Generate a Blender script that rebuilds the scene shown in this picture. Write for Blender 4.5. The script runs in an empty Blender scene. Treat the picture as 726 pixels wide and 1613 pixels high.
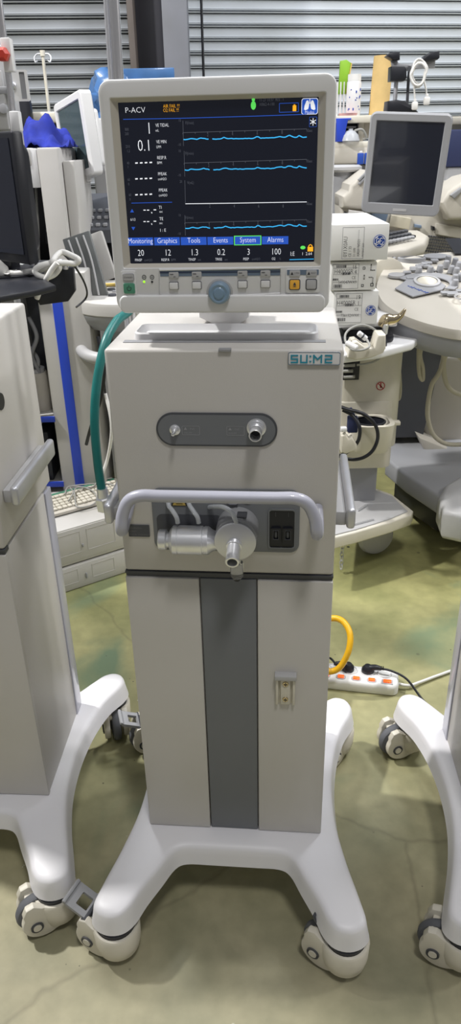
import bpy, bmesh, math, random, mathutils
from mathutils import Vector, Matrix
random.seed(7)
C = bpy.context.scene.collection
PI = math.pi
def R(a): return math.radians(a)
def lin(c):
    return tuple(((v/255)/12.92 if v/255 <= .04045 else ((v/255+.055)/1.055)**2.4) for v in c)

# ------------------------------------------------------------ camera
FPX = 1150.0; PIT = R(26.62); ROL = R(-1.34); EYE = 1.458
cd = bpy.data.cameras.new('camera'); cam = bpy.data.objects.new('camera', cd); C.objects.link(cam)
cd.sensor_fit = 'VERTICAL'; cd.sensor_height = 36; cd.sensor_width = 36
cd.lens = 36*FPX/1613; cd.clip_start = .02; cd.clip_end = 60
cam.matrix_world = Matrix.Translation((0, 0, EYE)) @ Matrix.Rotation(PI/2-PIT, 4, 'X') @ Matrix.Rotation(ROL, 4, 'Z')
bpy.context.scene.camera = cam
def ray(x, y):
    c, s = math.cos(ROL), math.sin(ROL)
    a, b = x-363, y-806.5
    X = c*a+s*b; Y = -s*a+c*b
    cp, sp = math.cos(PIT), math.sin(PIT)
    return Vector((X/FPX, cp-Y/FPX*sp, -sp-Y/FPX*cp))
def at(x, y, Y):
    r = ray(x, y); return Vector((0, 0, EYE))+r*(Y/r.y)
def atz(x, y, z):
    r = ray(x, y); return Vector((0, 0, EYE))+r*((z-EYE)/r.z)
LIFT = .022        # the ventilator's own frame sits this far below the floor
VYAW = R(-5.39); VX, VY = -.0068, 1.0762
def vl(x, y, yl=0.0):
    """point of the ventilator's own frame on the plane y = yl"""
    r = ray(x, y); c, s = math.cos(VYAW), math.sin(VYAW)
    ox, oy = c*(-VX)+s*(-VY), -s*(-VX)+c*(-VY)
    d = Vector((c*r.x+s*r.y, -s*r.x+c*r.y, r.z))
    return Vector((ox, oy, EYE+LIFT))+d*((yl-oy)/d.y)

# ------------------------------------------------------------ light
sc = bpy.context.scene
sc.view_settings.view_transform = 'Standard'; sc.view_settings.look = 'None'
sc.view_settings.gamma = 1; sc.view_settings.use_curve_mapping = False
sc.view_settings.exposure = 0.0
w = bpy.data.worlds.new('world'); sc.world = w; w.use_nodes = True
wn = w.node_tree; bg = wn.nodes['Background']
tc = wn.nodes.new('ShaderNodeTexCoord'); sep = wn.nodes.new('ShaderNodeSeparateXYZ'); rp = wn.nodes.new('ShaderNodeValToRGB')
wn.links.new(tc.outputs['Generated'], sep.inputs[0]); wn.links.new(sep.outputs['Z'], rp.inputs[0]); wn.links.new(rp.outputs[0], bg.inputs[0])
rp.color_ramp.elements[0].position = 0; rp.color_ramp.elements[0].color = (.30, .29, .28, 1)
rp.color_ramp.elements[1].position = .75; rp.color_ramp.elements[1].color = (.50, .51, .53, 1)
bg.inputs[1].default_value = .55
def area(name, loc, target, size, power, col=(1, 1, 1)):
    l = bpy.data.lights.new(name, 'AREA'); l.shape = 'DISK'; l.size = size; l.energy = power; l.color = col
    o = bpy.data.objects.new(name, l); C.objects.link(o); o.location = loc
    o.rotation_euler = (Vector(target)-Vector(loc)).to_track_quat('-Z', 'Y').to_euler(); return o
area('high_bay_lamp', (-2.7, 2.1, 4.5), (0, 1.2, 0), .25, 240, (1, .98, .95))
area('high_bay_lamp', (2.6, 2.2, 5.0), (.2, 1.4, 0), .4, 70, (1, .99, .97))
area('high_bay_lamp', (.5, -.8, 5.2), (.1, 1.6, 0), .7, 75, (1, .98, .95))
area('high_bay_lamp', (4.6, 1.6, 3.6), (-.3, 1.4, .8), .6, 60, (1, .98, .96))
area('high_bay_lamp', (2.2, 3.2, 5.5), (2.0, 6.0, 1.5), 1.2, 130, (.93, .96, 1))
area('high_bay_lamp', (-1.4, 3.6, 5.5), (-1, 4.0, .5), .8, 70, (.95, .97, 1))

# ------------------------------------------------------------ materials
def mat(name, col, rough=.5, metal=0.0, emit=0.0, var=0.0, vscale=6.0, coat=0.0, trans=0.0, bump=0.0, bscale=200):
    m = bpy.data.materials.new(name); m.use_nodes = True
    nt = m.node_tree; b = nt.nodes['Principled BSDF']; c = lin(col)+(1,)
    b.inputs['Base Color'].default_value = c; b.inputs['Roughness'].default_value = rough
    b.inputs['Metallic'].default_value = metal
    b.inputs['Coat Weight'].default_value = coat
    if trans: b.inputs['Transmission Weight'].default_value = trans; b.inputs['IOR'].default_value = 1.3
    if emit: b.inputs['Emission Color'].default_value = c; b.inputs['Emission Strength'].default_value = emit
    if var or bump:
        t = nt.nodes.new('ShaderNodeTexCoord')
    if var:
        n = nt.nodes.new('ShaderNodeTexNoise'); n.inputs['Scale'].default_value = vscale; n.inputs['Detail'].default_value = 6
        r = nt.nodes.new('ShaderNodeValToRGB'); mx = nt.nodes.new('ShaderNodeMix'); mx.data_type = 'RGBA'
        nt.links.new(t.outputs['Object'], n.inputs['Vector']); nt.links.new(n.outputs['Fac'], r.inputs[0])
        r.color_ramp.elements[0].position = .3; r.color_ramp.elements[1].position = .7
        k = 1-var
        r.color_ramp.elements[0].color = (c[0]*k, c[1]*k, c[2]*k*.97, 1); r.color_ramp.elements[1].color = c
        nt.links.new(r.outputs[0], b.inputs['Base Color'])
    if bump:
        n2 = nt.nodes.new('ShaderNodeTexNoise'); n2.inputs['Scale'].default_value = bscale
        bp = nt.nodes.new('ShaderNodeBump'); bp.inputs['Strength'].default_value = bump; bp.inputs['Distance'].default_value = .001
        nt.links.new(t.outputs['Object'], n2.inputs['Vector']); nt.links.new(n2.outputs['Fac'], bp.inputs['Height']); nt.links.new(bp.outputs[0], b.inputs['Normal'])
    return m
M = {
 'white': mat('white_plastic', (222, 222, 225), .38, var=.05, vscale=3, coat=.1),
 'base': mat('white_cast', (226, 225, 230), .42, var=.04, vscale=5),
 'panel': mat('powder_coated_panel', (198, 195, 192), .42, var=.05, vscale=4, bump=.15, bscale=500),
 'cream': mat('cream_plastic', (212, 207, 195), .45, var=.08, vscale=14),
 'beige': mat('beige_plastic', (194, 189, 180), .5, var=.07, vscale=5),
 'offwhite': mat('offwhite_metal', (186, 184, 182), .45, var=.08, vscale=6),
 'grey': mat('grey_panel', (112, 115, 120), .5, var=.05, vscale=5, bump=.1, bscale=500),
 'midgrey': mat('mid_grey_plastic', (150, 151, 156), .45, var=.05),
 'lightgrey': mat('light_grey_plastic', (178, 178, 181), .42, var=.05),
 'handle': mat('grey_coated_handle', (172, 173, 186), .3, coat=.4),
 'dgrey': mat('dark_grey_plastic', (72, 74, 80), .5, var=.1),
 'black': mat('black_plastic', (26, 28, 36), .4, var=.2),
 'rubber': mat('grey_rubber', (96, 98, 104), .7, var=.15, vscale=20),
 'screen': mat('dark_glass', (26, 30, 42), .12, coat=.5),
 'lcd': mat('live_screen', (22, 26, 40), .25, coat=.0, emit=.28),
 'metal': mat('brushed_metal', (238, 239, 244), .30, .78, var=.06, vscale=30),
 'alu': mat('satin_aluminium', (212, 213, 220), .40, .75, var=.05, vscale=20),
 'steel': mat('polished_steel', (238, 238, 242), .26, 1.0),
 'teal': mat('teal_hose_rubber', (16, 112, 110), .4, var=.15, vscale=30),
 'tealp': mat('teal_print', (40, 140, 165), .5),
 'yellow': mat('yellow_hose', (222, 170, 22), .35, coat=.2),
 'blue': mat('blue_stripe', (38, 70, 190), .45),
 'blue_cloth': mat('blue_cloth', (24, 44, 158), .85, var=.45, vscale=14),
 'bag': mat('blue_translucent_bag', (70, 112, 165), .25, coat=.6, var=.3, vscale=10),
 'orange': mat('lit_orange_switch', (255, 106, 40), .3, emit=.5),
 'clear': mat('clear_plastic', (245, 246, 248), .08, trans=.92),
 'silicone': mat('milky_silicone', (222, 226, 232), .25, trans=.45),
 'cable_w': mat('white_cable', (222, 221, 218), .5),
 'cable_c': mat('cream_cable', (196, 190, 172), .5, var=.1),
 'cable_g': mat('grey_cable', (150, 150, 146), .5),
 'cardboard': mat('white_card', (228, 228, 228), .7, var=.04, vscale=4),
 'tube': mat('tan_cardboard', (222, 190, 128), .7, var=.15, vscale=16),
 'pink': mat('dusty_pink_plastic', (206, 160, 160), .5),
 'film': mat('grey_cling_film', (112, 115, 116), .15, coat=.6, var=.25, vscale=9),
 'green': mat('lime_green_plastic', (132, 178, 48), .4),
 'ink': mat('black_print', (42, 42, 46), .6),
 'inkg': mat('grey_print', (120, 120, 124), .6),
 'bprint': mat('blue_print', (30, 70, 160), .5),
 'red': mat('red_print', (170, 36, 40), .5),
 'redp': mat('red_plastic', (196, 60, 45), .4),
 'label_y': mat('yellow_label', (196, 170, 90), .5),
 'pad_green': mat('green_button', (70, 128, 104), .5, emit=.12),
 'amber': mat('amber_button', (212, 158, 58), .5, emit=.12),
 'knob': mat('blue_grey_knob', (122, 148, 172), .3, coat=.5),
 'strip': mat('slate_blue_strip', (104, 120, 140), .45),
 'led': mat('green_led', (160, 240, 40), .3, emit=1.0),
 'denim': mat('navy_binding', (30, 40, 78), .7),
 'gold': mat('warm_metal', (206, 190, 160), .15, 1.0),
 'scr_white': mat('screen_white', (225, 228, 235), .5, emit=.75),
 'scr_grey': mat('screen_grey', (96, 100, 112), .5, emit=.35),
 'scr_cyan': mat('screen_cyan', (52, 165, 225), .5, emit=.9),
 'scr_blue': mat('screen_blue', (34, 78, 178), .5, emit=.75),
 'scr_orange': mat('screen_orange', (235, 165, 30), .5, emit=.9),
 'scr_green': mat('screen_green', (90, 215, 90), .5, emit=.8),
 'glassgreen': mat('grey_green_glass', (70, 86, 92), .15, coat=.6, var=.2, vscale=5),
}

# ------------------------------------------------------------ mesh builder
def ident(): return Matrix.Identity(4)
def TR(x, y, z): return Matrix.Translation((x, y, z))
def RZ(a): return Matrix.Rotation(R(a), 4, 'Z')
def RX(a): return Matrix.Rotation(R(a), 4, 'X')
def RY(a): return Matrix.Rotation(R(a), 4, 'Y')
FONT = {}
def spline(pts, n=8, closed=False):
    P = [Vector(p) for p in pts]; out = []
    m = len(P)
    rng = range(m) if closed else range(m-1)
    for i in rng:
        p0 = P[(i-1) % m] if closed or i > 0 else P[0]; p1 = P[i]; p2 = P[(i+1) % m]
        p3 = P[(i+2) % m] if closed or i+2 < m else P[-1]
        for k in range(n):
            t = k/n
            out.append(.5*((2*p1)+(-p0+p2)*t+(2*p0-5*p1+4*p2-p3)*t*t+(-p0+3*p1-3*p2+p3)*t**3))
    if not closed: out.append(P[-1])
    return out
def rr(w, h, r, cx=0, cy=0, n=5):
    """rounded rectangle outline, counter-clockwise"""
    r = max(1e-5, min(r, w/2-1e-5, h/2-1e-5)); out = []
    for sx, sy, a0 in ((1, 1, 0), (-1, 1, 90), (-1, -1, 180), (1, -1, 270)):
        for k in range(n+1):
            a = R(a0+90*k/n)
            out.append((cx+sx*(w/2-r)+r*math.cos(a), cy+sy*(h/2-r)+r*math.sin(a)))
    return out
class MB:
    def __init__(s): s.bm = bmesh.new(); s.smooth = True
    def _tag(s, faces, m):
        for f in faces: f.material_index = m; f.smooth = True
    def add(s, other, X, m):
        """merge a temporary bmesh"""
        me = bpy.data.meshes.new('tmp')
        for f in other.faces: f.material_index = m; f.smooth = True
        bmesh.ops.recalc_face_normals(other, faces=other.faces[:])
        other.to_mesh(me); me.transform(X); s.bm.from_mesh(me); bpy.data.meshes.remove(me); other.free(); return s
    def box(s, c, d, bev=.002, m=0, X=None, seg=2, taper=None):
        b = bmesh.new(); bmesh.ops.create_cube(b, size=1)
        for v in b.verts:
            v.co = Vector((v.co.x*d[0], v.co.y*d[1], v.co.z*d[2]))
            if taper and v.co.z > 0: v.co.x *= taper[0]; v.co.y *= taper[1]
        if bev: bmesh.ops.bevel(b, geom=b.edges[:], offset=min(bev, min(d)*.45), segments=seg, profile=.5, affect='EDGES')
        return s.add(b, (X or ident()) @ TR(*c), m)
    def cyl(s, p0, p1, r0, r1=None, m=0, n=24, bev=0.0, X=None):
        r1 = r0 if r1 is None else r1
        p0, p1 = Vector(p0), Vector(p1); L = (p1-p0).length; b = min(bev, L*.45)
        prof = [(0, 0), (r0-b, 0), (r0, b), (r1, L-b), (r1-b, L), (0, L)] if b else [(0, 0), (r0, 0), (r1, L), (0, L)]
        q = (p1-p0).to_track_quat('Z', 'Y').to_matrix().to_4x4()
        return s.lathe(prof, Matrix.Translation(p0) @ q, m, n, X)
    def lathe(s, prof, Mx=None, m=0, n=32, X=None, mats=None):
        b = bmesh.new(); rings = []
        for (r, z) in prof:
            if r < 1e-6: rings.append([b.verts.new((0, 0, z))])
            else: rings.append([b.verts.new((r*math.cos(2*PI*k/n), r*math.sin(2*PI*k/n), z)) for k in range(n)])
        for i in range(len(rings)-1):
            A, B = rings[i], rings[i+1]
            for k in range(n):
                a0, a1, b0, b1 = A[k % len(A)], A[(k+1) % len(A)], B[k % len(B)], B[(k+1) % len(B)]
                vs = []
                for v in (a0, a1, b1, b0):
                    if v not in vs: vs.append(v)
                if len(vs) > 2:
                    try: b.faces.new(vs)
                    except ValueError: pass
        return s.add(b, (X or ident()) @ (Mx or ident()), m)
    def sph(s, c, r, m=0, X=None, sc=(1, 1, 1), n=20):
        b = bmesh.new(); bmesh.ops.create_uvsphere(b, u_segments=n, v_segments=n//2+2, radius=r)
        for v in b.verts: v.co = Vector((v.co.x*sc[0], v.co.y*sc[1], v.co.z*sc[2]))
        return s.add(b, (X or ident()) @ TR(*c), m)
    def tube(s, pts, r, m=0, n=10, sm=8, closed=False, X=None, cap=True):
        P = spline(pts, sm, closed) if sm else [Vector(p) for p in pts]
        rs = r if isinstance(r, (list, tuple)) else None
        b = bmesh.new(); rings = []; N = len(P); up = None
        for i, p in enumerate(P):
            a = P[(i-1) % N] if closed or i else P[i]; c = P[(i+1) % N] if closed or i < N-1 else P[i]
            t = (c-a)
            if t.length < 1e-9: t = Vector((0, 0, 1))
            t.normalize()
            if up is None:
                up = t.orthogonal()
            up = up-t*up.dot(t)
            if up.length < 1e-6: up = t.orthogonal()
            up.normalize(); w_ = t.cross(up)
            if rs:
                u = i/(N-1)*(len(rs)-1); j = min(int(u), len(rs)-2); rad = rs[j]*(1-(u-j))+rs[j+1]*(u-j)
            else: rad = r
            rings.append([b.verts.new(p+(up*math.cos(2*PI*k/n)+w_*math.sin(2*PI*k/n))*rad) for k in range(n)])
        for i in range(N if closed else N-1):
            A, B = rings[i], rings[(i+1) % N]
            for k in range(n):
                try: b.faces.new((A[k], A[(k+1) % n], B[(k+1) % n], B[k]))
                except ValueError: pass
        if cap and not closed:
            b.faces.new(rings[0][::-1]); b.faces.new(rings[-1])
        return s.add(b, X or ident(), m)
    def loft(s, rings, m=0, X=None, cap0=True, cap1=True, closed=True):
        b = bmesh.new(); rs = [[b.verts.new(p) for p in r] for r in rings]; n = len(rs[0])
        for i in range(len(rs)-1):
            for k in range(n if closed else n-1):
                b.faces.new((rs[i][k], rs[i][(k+1) % n], rs[i+1][(k+1) % n], rs[i+1][k]))
        if cap0: b.faces.new(rs[0][::-1])
        if cap1: b.faces.new(rs[-1])
        return s.add(b, X or ident(), m)
    def prism(s, poly, d0, d1, m=0, X=None, bev=0.0, axis='Y', seg=2):
        """extrude a 2-D outline (x,z) along y from d0 to d1 (axis Y), or (x,y) along z (axis Z), or (y,z) along x (axis X)"""
        def P(u, v, d): return {'Y': (u, d, v), 'Z': (u, v, d), 'X': (d, u, v)}[axis]
        b = bmesh.new(); A = [b.verts.new(P(u, v, d0)) for u, v in poly]; B = [b.verts.new(P(u, v, d1)) for u, v in poly]
        n = len(poly)
        fa = b.faces.new(A); fb = b.faces.new(B[::-1])
        for k in range(n): b.faces.new((A[k], B[k], B[(k+1) % n], A[(k+1) % n]))
        bmesh.ops.recalc_face_normals(b, faces=b.faces[:])
        if bev:
            es = list(fa.edges)+list(fb.edges)
            bmesh.ops.bevel(b, geom=es, offset=bev, segments=seg, profile=.5, affect='EDGES', clamp_overlap=True)
        return s.add(b, X or ident(), m)
    def frame(s, outer, inner, y0, y1, m=0, X=None):
        """ring between two outlines of equal count in the xz plane, thick from y0 (front) to y1"""
        f = lambda o, y: [(u, y, v) for u, v in o]
        return s.loft([f(inner, y1), f(inner, y0), f(outer, y0), f(outer, y1), f(inner, y1)], m, X, False, False)
    def text(s, t, X, size, m=0, sx=1.0, align='LEFT', d=0.0, off=-.012):
        c = bpy.data.curves.new('t', 'FONT'); c.body = t; c.size = size; c.align_x = align; c.extrude = d; c.resolution_u = 2; c.offset = off*size
        o = bpy.data.objects.new('t', c); C.objects.link(o)
        dg = bpy.context.evaluated_depsgraph_get(); me = bpy.data.meshes.new_from_object(o.evaluated_get(dg))
        me.transform(X @ Matrix.Diagonal((sx, 1, 1, 1)))
        b = bmesh.new(); b.from_mesh(me)
        for f in b.faces: f.material_index = m; f.smooth = False
        me2 = bpy.data.meshes.new('t2'); b.to_mesh(me2); b.free(); s.bm.from_mesh(me2)
        bpy.data.objects.remove(o); bpy.data.curves.remove(c); bpy.data.meshes.remove(me); bpy.data.meshes.remove(me2); return s
    def quad(s, pts, m=0, X=None):
        vs = [s.bm.verts.new((X or ident()) @ Vector(p)) for p in pts]; f = s.bm.faces.new(vs); f.material_index = m; return s
    def build(s, name, mats, parent=None, at_=None, sharp=35, sub=0):
        me = bpy.data.meshes.new(name); s.bm.to_mesh(me); s.bm.free()
        for k in (mats if isinstance(mats, (list, tuple)) else [mats]): me.materials.append(M[k] if isinstance(k, str) else k)
        o = bpy.data.objects.new(name, me); C.objects.link(o)
        try: me.set_sharp_from_angle(angle=R(sharp))
        except Exception: pass
        if parent: o.parent = parent
        if at_ is not None:
            me.transform(Matrix.Translation(-Vector(at_))); o.location = at_
        if sub:
            md = o.modifiers.new('subdivision', 'SUBSURF'); md.levels = sub; md.render_levels = sub
        return o
def thing(name, label, cat, loc=(0, 0, 0), rz=0.0, group=None):
    o = bpy.data.objects.new(name, None); C.objects.link(o); o.empty_display_size = .1
    o.location = loc; o.rotation_euler = (0, 0, rz); tag(o, label, cat, group); return o
def tag(o, label=None, cat=None, group=None, kind=None):
    if label: o['label'] = label
    if cat: o['category'] = cat
    if group: o['group'] = group
    if kind: o['kind'] = kind
    return o
def struct(o): o['kind'] = 'structure'; return o
def copy_tree(o, parent=None, skip=()):
    c = o.copy(); C.objects.link(c)
    if parent: c.parent = parent
    for ch in list(o.children):
        if ch.name.split('.')[0] in skip: continue
        copy_tree(ch, c, skip)
    return c
def face(x, z, y, rz=0): return TR(x, y, z) @ RX(90)      # text laid on a plane facing -y

# ------------------------------------------------------------ setting
def floor_material():
    m = bpy.data.materials.new('painted_concrete'); m.use_nodes = True; nt = m.node_tree; N = nt.nodes; L = nt.links
    b = N['Principled BSDF']; t = N.new('ShaderNodeTexCoord')
    def noise(scale, detail=6, dist=0.0):
        n = N.new('ShaderNodeTexNoise'); n.inputs['Scale'].default_value = scale; n.inputs['Detail'].default_value = detail
        n.inputs['Distortion'].default_value = dist; L.new(t.outputs['Object'], n.inputs['Vector']); return n
    def ramp(src, stops):
        r = N.new('ShaderNodeValToRGB'); L.new(src, r.inputs[0]); e = r.color_ramp.elements
        e[0].position, e[0].color = stops[0][0], stops[0][1]; e[1].position, e[1].color = stops[1][0], stops[1][1]
        for p, c in stops[2:]: x = e.new(p); x.color = c
        return r
    def mix(a, b_, f):
        x = N.new('ShaderNodeMix'); x.data_type = 'RGBA'
        for inp, v in ((x.inputs[6], a), (x.inputs[7], b_)):
            if isinstance(v, tuple): inp.default_value = v
            else: L.new(v, inp)
        if isinstance(f, float): x.inputs[0].default_value = f
        else: L.new(f, x.inputs[0])
        return x.outputs[2]
    sp = N.new('ShaderNodeSeparateXYZ'); L.new(t.outputs['Object'], sp.inputs[0])
    mr = N.new('ShaderNodeMapRange'); mr.inputs[1].default_value = .9; mr.inputs[2].default_value = 2.2; L.new(sp.outputs['Y'], mr.inputs[0])
    near = lin((162, 156, 132))+(1,); far = lin((166, 162, 114))+(1,)
    col = mix(near, far, mr.outputs[0])
    n1 = noise(3.2, 8, .6); r1 = ramp(n1.outputs['Fac'], [(.35, (.62, .66, .60, 1)), (.65, (1.05, 1.04, 1.0, 1))])
    x = N.new('ShaderNodeMix'); x.data_type = 'RGBA'; x.blend_type = 'MULTIPLY'; x.inputs[0].default_value = .8
    L.new(col, x.inputs[6]); L.new(r1.outputs[0], x.inputs[7]); col = x.outputs[2]
    n2 = noise(26, 8); r2 = ramp(n2.outputs['Fac'], [(.3, (.80, .82, .78, 1)), (.7, (1.03, 1.03, 1.0, 1))])
    x = N.new('ShaderNodeMix'); x.data_type = 'RGBA'; x.blend_type = 'MULTIPLY'; x.inputs[0].default_value = .8
    L.new(col, x.inputs[6]); L.new(r2.outputs[0], x.inputs[7]); col = x.outputs[2]
    n3 = noise(1.7, 5, 1.2); r3 = ramp(n3.outputs['Fac'], [(.56, (0, 0, 0, 1)), (.74, (1, 1, 1, 1))])
    col = mix(col, lin((110, 128, 100))+(1,), r3.outputs[0])
    for sc_, thr, c, w_ in ((9.0, .075, (52, 54, 48), 3), (23, .06, (60, 58, 50), 5)):
        v = N.new('ShaderNodeTexVoronoi'); v.inputs['Scale'].default_value = sc_; v.inputs['Randomness'].default_value = 1
        L.new(t.outputs['Object'], v.inputs['Vector'])
        gt = noise(1.3+w_*.3, 2); 
        rv = ramp(v.outputs['Distance'], [(thr*.7, (1, 1, 1, 1)), (thr, (0, 0, 0, 1))]); rg = ramp(gt.outputs['Fac'], [(.5, (0, 0, 0, 1)), (.56, (1, 1, 1, 1))])
        mm = N.new('ShaderNodeMath'); mm.operation = 'MULTIPLY'; L.new(rv.outputs[0], mm.inputs[0]); L.new(rg.outputs[0], mm.inputs[1])
        col = mix(col, lin(c)+(1,), mm.outputs[0])
    # hairline cracks
    v = N.new('ShaderNodeTexVoronoi'); v.feature = 'DISTANCE_TO_EDGE'; v.inputs['Scale'].default_value = .55
    wob = noise(4, 4); ad = N.new('ShaderNodeVectorMath'); ad.operation = 'MULTIPLY_ADD'
    ad.inputs[1].default_value = (.12, .12, .12); L.new(wob.outputs['Color'], ad.inputs[0]); L.new(t.outputs['Object'], ad.inputs[2]); L.new(ad.outputs[0], v.inputs['Vector'])
    rc = ramp(v.outputs['Distance'], [(.0003, (.30, .30, .30, 1)), (.0012, (0, 0, 0, 1))])
    col = mix(col, lin((84, 80, 62))+(1,), rc.outputs[0])
    # white paint flecks
    n5 = noise(40, 3); n6 = noise(2.3, 2); rw = ramp(n5.outputs['Fac'], [(.72, (0, 0, 0, 1)), (.75, (1, 1, 1, 1))]); rw2 = ramp(n6.outputs['Fac'], [(.55, (0, 0, 0, 1)), (.62, (1, 1, 1, 1))])
    mm = N.new('ShaderNodeMath'); mm.operation = 'MULTIPLY'; L.new(rw.outputs[0], mm.inputs[0]); L.new(rw2.outputs[0], mm.inputs[1])
    col = mix(col, lin((215, 215, 205))+(1,), mm.outputs[0])
    L.new(col, b.inputs['Base Color'])
    rr_ = ramp(n1.outputs['Fac'], [(.3, (.42,)*3+(1,)), (.7, (.62,)*3+(1,))]); L.new(rr_.outputs[0], b.inputs['Roughness'])
    bp = N.new('ShaderNodeBump'); bp.inputs['Strength'].default_value = .2; bp.inputs['Distance'].default_value = .003
    L.new(n2.outputs['Fac'], bp.inputs['Height']); L.new(bp.outputs[0], b.inputs['Normal'])
    return m
M['floor'] = floor_material()
f = MB(); f.box((0, 3.2, -.05), (10, 9, .1), 0); struct(f.build('floor', 'floor'))

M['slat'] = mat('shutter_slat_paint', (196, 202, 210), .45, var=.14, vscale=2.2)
M['slat_dim'] = mat('shutter_slat_paint_dim', (150, 154, 160), .5, var=.16, vscale=2.0)  # same slat paint, made darker for the weaker light on the left
M['conc'] = mat('grey_painted_steel', (116, 118, 126), .55, var=.12)
M['conc_shade'] = mat('shaded_painted_steel', (52, 52, 60), .6, var=.2)  # column steel darkened to stand for the shadow in its recess
M['conc_b'] = mat('brown_primer_steel', (92, 84, 80), .6, var=.2)
def shutter(name, x0, x1, y, z1, pitch, m, rz):
    """roller shutter: interlocking slats with a rolled joint"""
    b = MB(); prof = []; z = .0
    while z < z1:
        p = pitch
        prof += [(-.004, z+.0*p), (.0, z+.06*p), (.003, z+.45*p), (0, z+.60*p), (.016, z+.62*p), (.016, z+.68*p), (-.010, z+.70*p), (-.012, z+.78*p), (.015, z+.80*p), (.015, z+.86*p), (-.008, z+.88*p), (-.010, z+.97*p), (.010, z+.985*p)]
        z += p
    A = [(x0, a, z_) for a, z_ in prof]; B = [(x1, a, z_) for a, z_ in prof]
    b.loft([A, B], 0, None, False, False, closed=False)
    o = b.build(name, m, sharp=25); o.location = (0, y, 0); o.rotation_euler = (0, 0, R(rz)); return struct(o)
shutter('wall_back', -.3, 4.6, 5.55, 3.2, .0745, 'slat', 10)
shutter('wall_back_left', -4.0, -.5, 5.15, 3.2, .0745, 'slat_dim', 6)
b = MB(); b.cyl((-.105, 5.36, 0), (-.105, 5.36, 3.2), .008, m=0, n=8); struct(b.build('trim_1', 'black'))
# steel column between the shutters
b = MB()
b.box((-.40, 5.0, 1.6), (.16, .05, 3.2), .004, 1); b.box((-.245, 4.95, 1.6), (.14, .22, 3.2), .004, 0)
b.box((-.49, 4.97, 1.6), (.035, .26, 3.2), .004, 2)
struct(b.build('trim_2', ['conc', 'conc_shade', 'conc_b']))

# ------------------------------------------------------------ ventilator
def outline_points():
    """half outline (x >= 0) of the cast base, front centre round to rear centre"""
    h = [(.0, -.055), (.05, -.055), (.095, -.056), (.118, -.068), (.140, -.105), (.165, -.155), (.182, -.198), (.203, -.224),
         (.232, -.230), (.259, -.215), (.270, -.185), (.258, -.125), (.238, -.055), (.222, .02), (.216, .09), (.217, .16),
         (.226, .235), (.245, .31), (.272, .375), (.278, .415), (.262, .448), (.232, .457), (.204, .440), (.180, .40), (.150, .35), (.11, .325), (.05, .322), (.0, .322)]
    h = [(x, -.1+(y+.1)*.80 if y < -.1 else y) for x, y in h]
    full = [Vector((x, y, 0)) for x, y in h]+[Vector((-x, y, 0)) for x, y in h[-2:0:-1]]
    s = spline(full, 4, True); return [(p.x, p.y) for p in s]
def base_cast(root):
    O = outline_points(); n = len(O)
    def inset(d):
        out = []
        for i in range(n):
            a, c = Vector(O[i-1]), Vector(O[(i+1) % n]); t = (c-a).normalized(); nr = Vector((-t.y, t.x)); out.append(Vector(O[i])+nr*d)
        return out
    def sm(u): u = max(0, min(1, u)); return u*u*(3-2*u)
    def far(x, y):
        dx = max(abs(x)-.17, 0); dy = max(-y-.01, y-.30, 0); return math.hypot(dx, dy)
    def top(x, y): return .1945-.022*sm(far(x, y)/.24)
    def bot(x, y): return .148-.024*sm((far(x, y)-.03)/.16)
    bm = bmesh.new(); rings = []
    for d, k in ((.008, -.006), (0, 0), (.001, .10), (.005, .50), (.0075, .80), (.0105, .92), (.015, .98), (.021, 1.0)):
        r = []
        for p, q in zip(inset(d), O):
            zt, zb = top(*q) if k < 1 else top(p.x, p.y), bot(*q); r.append(bm.verts.new((p.x, p.y, zb+(zt-zb)*k)))
        rings.append(r)
    for i in range(len(rings)-1):
        for k in range(n): bm.faces.new((rings[i][k], rings[i][(k+1) % n], rings[i+1][(k+1) % n], rings[i+1][k]))
    cb = bmesh.new(); rim = [cb.verts.new((v.co.x, v.co.y, 0)) for v in rings[-1]]
    for t in mathutils.geometry.tessellate_polygon([[v.co.copy() for v in rim]]):
        try: cb.faces.new([rim[i] for i in t])
        except ValueError: pass
    for _ in range(4):
        bmesh.ops.beautify_fill(cb, faces=cb.faces[:], edges=[e for e in cb.edges if len(e.link_faces) == 2])
        long = [e for e in cb.edges if e.calc_length() > .03 and len(e.link_faces) == 2]
        if not long: break
        bmesh.ops.subdivide_edges(cb, edges=long, cuts=1); bmesh.ops.triangulate(cb, faces=cb.faces[:])
    for v in cb.verts: v.co.z = top(v.co.x, v.co.y)
    tm = bpy.data.meshes.new('tmp'); cb.to_mesh(tm); cb.free(); bm.from_mesh(tm); bpy.data.meshes.remove(tm)
    bmesh.ops.remove_doubles(bm, verts=bm.verts[:], dist=.0004)
    bmesh.ops.recalc_face_normals(bm, faces=bm.faces[:])
    for f_ in bm.faces: f_.smooth = True
    o = MB(); o.bm.free(); o.bm = bm
    return o.build('base', 'base', root, sharp=60)

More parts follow.
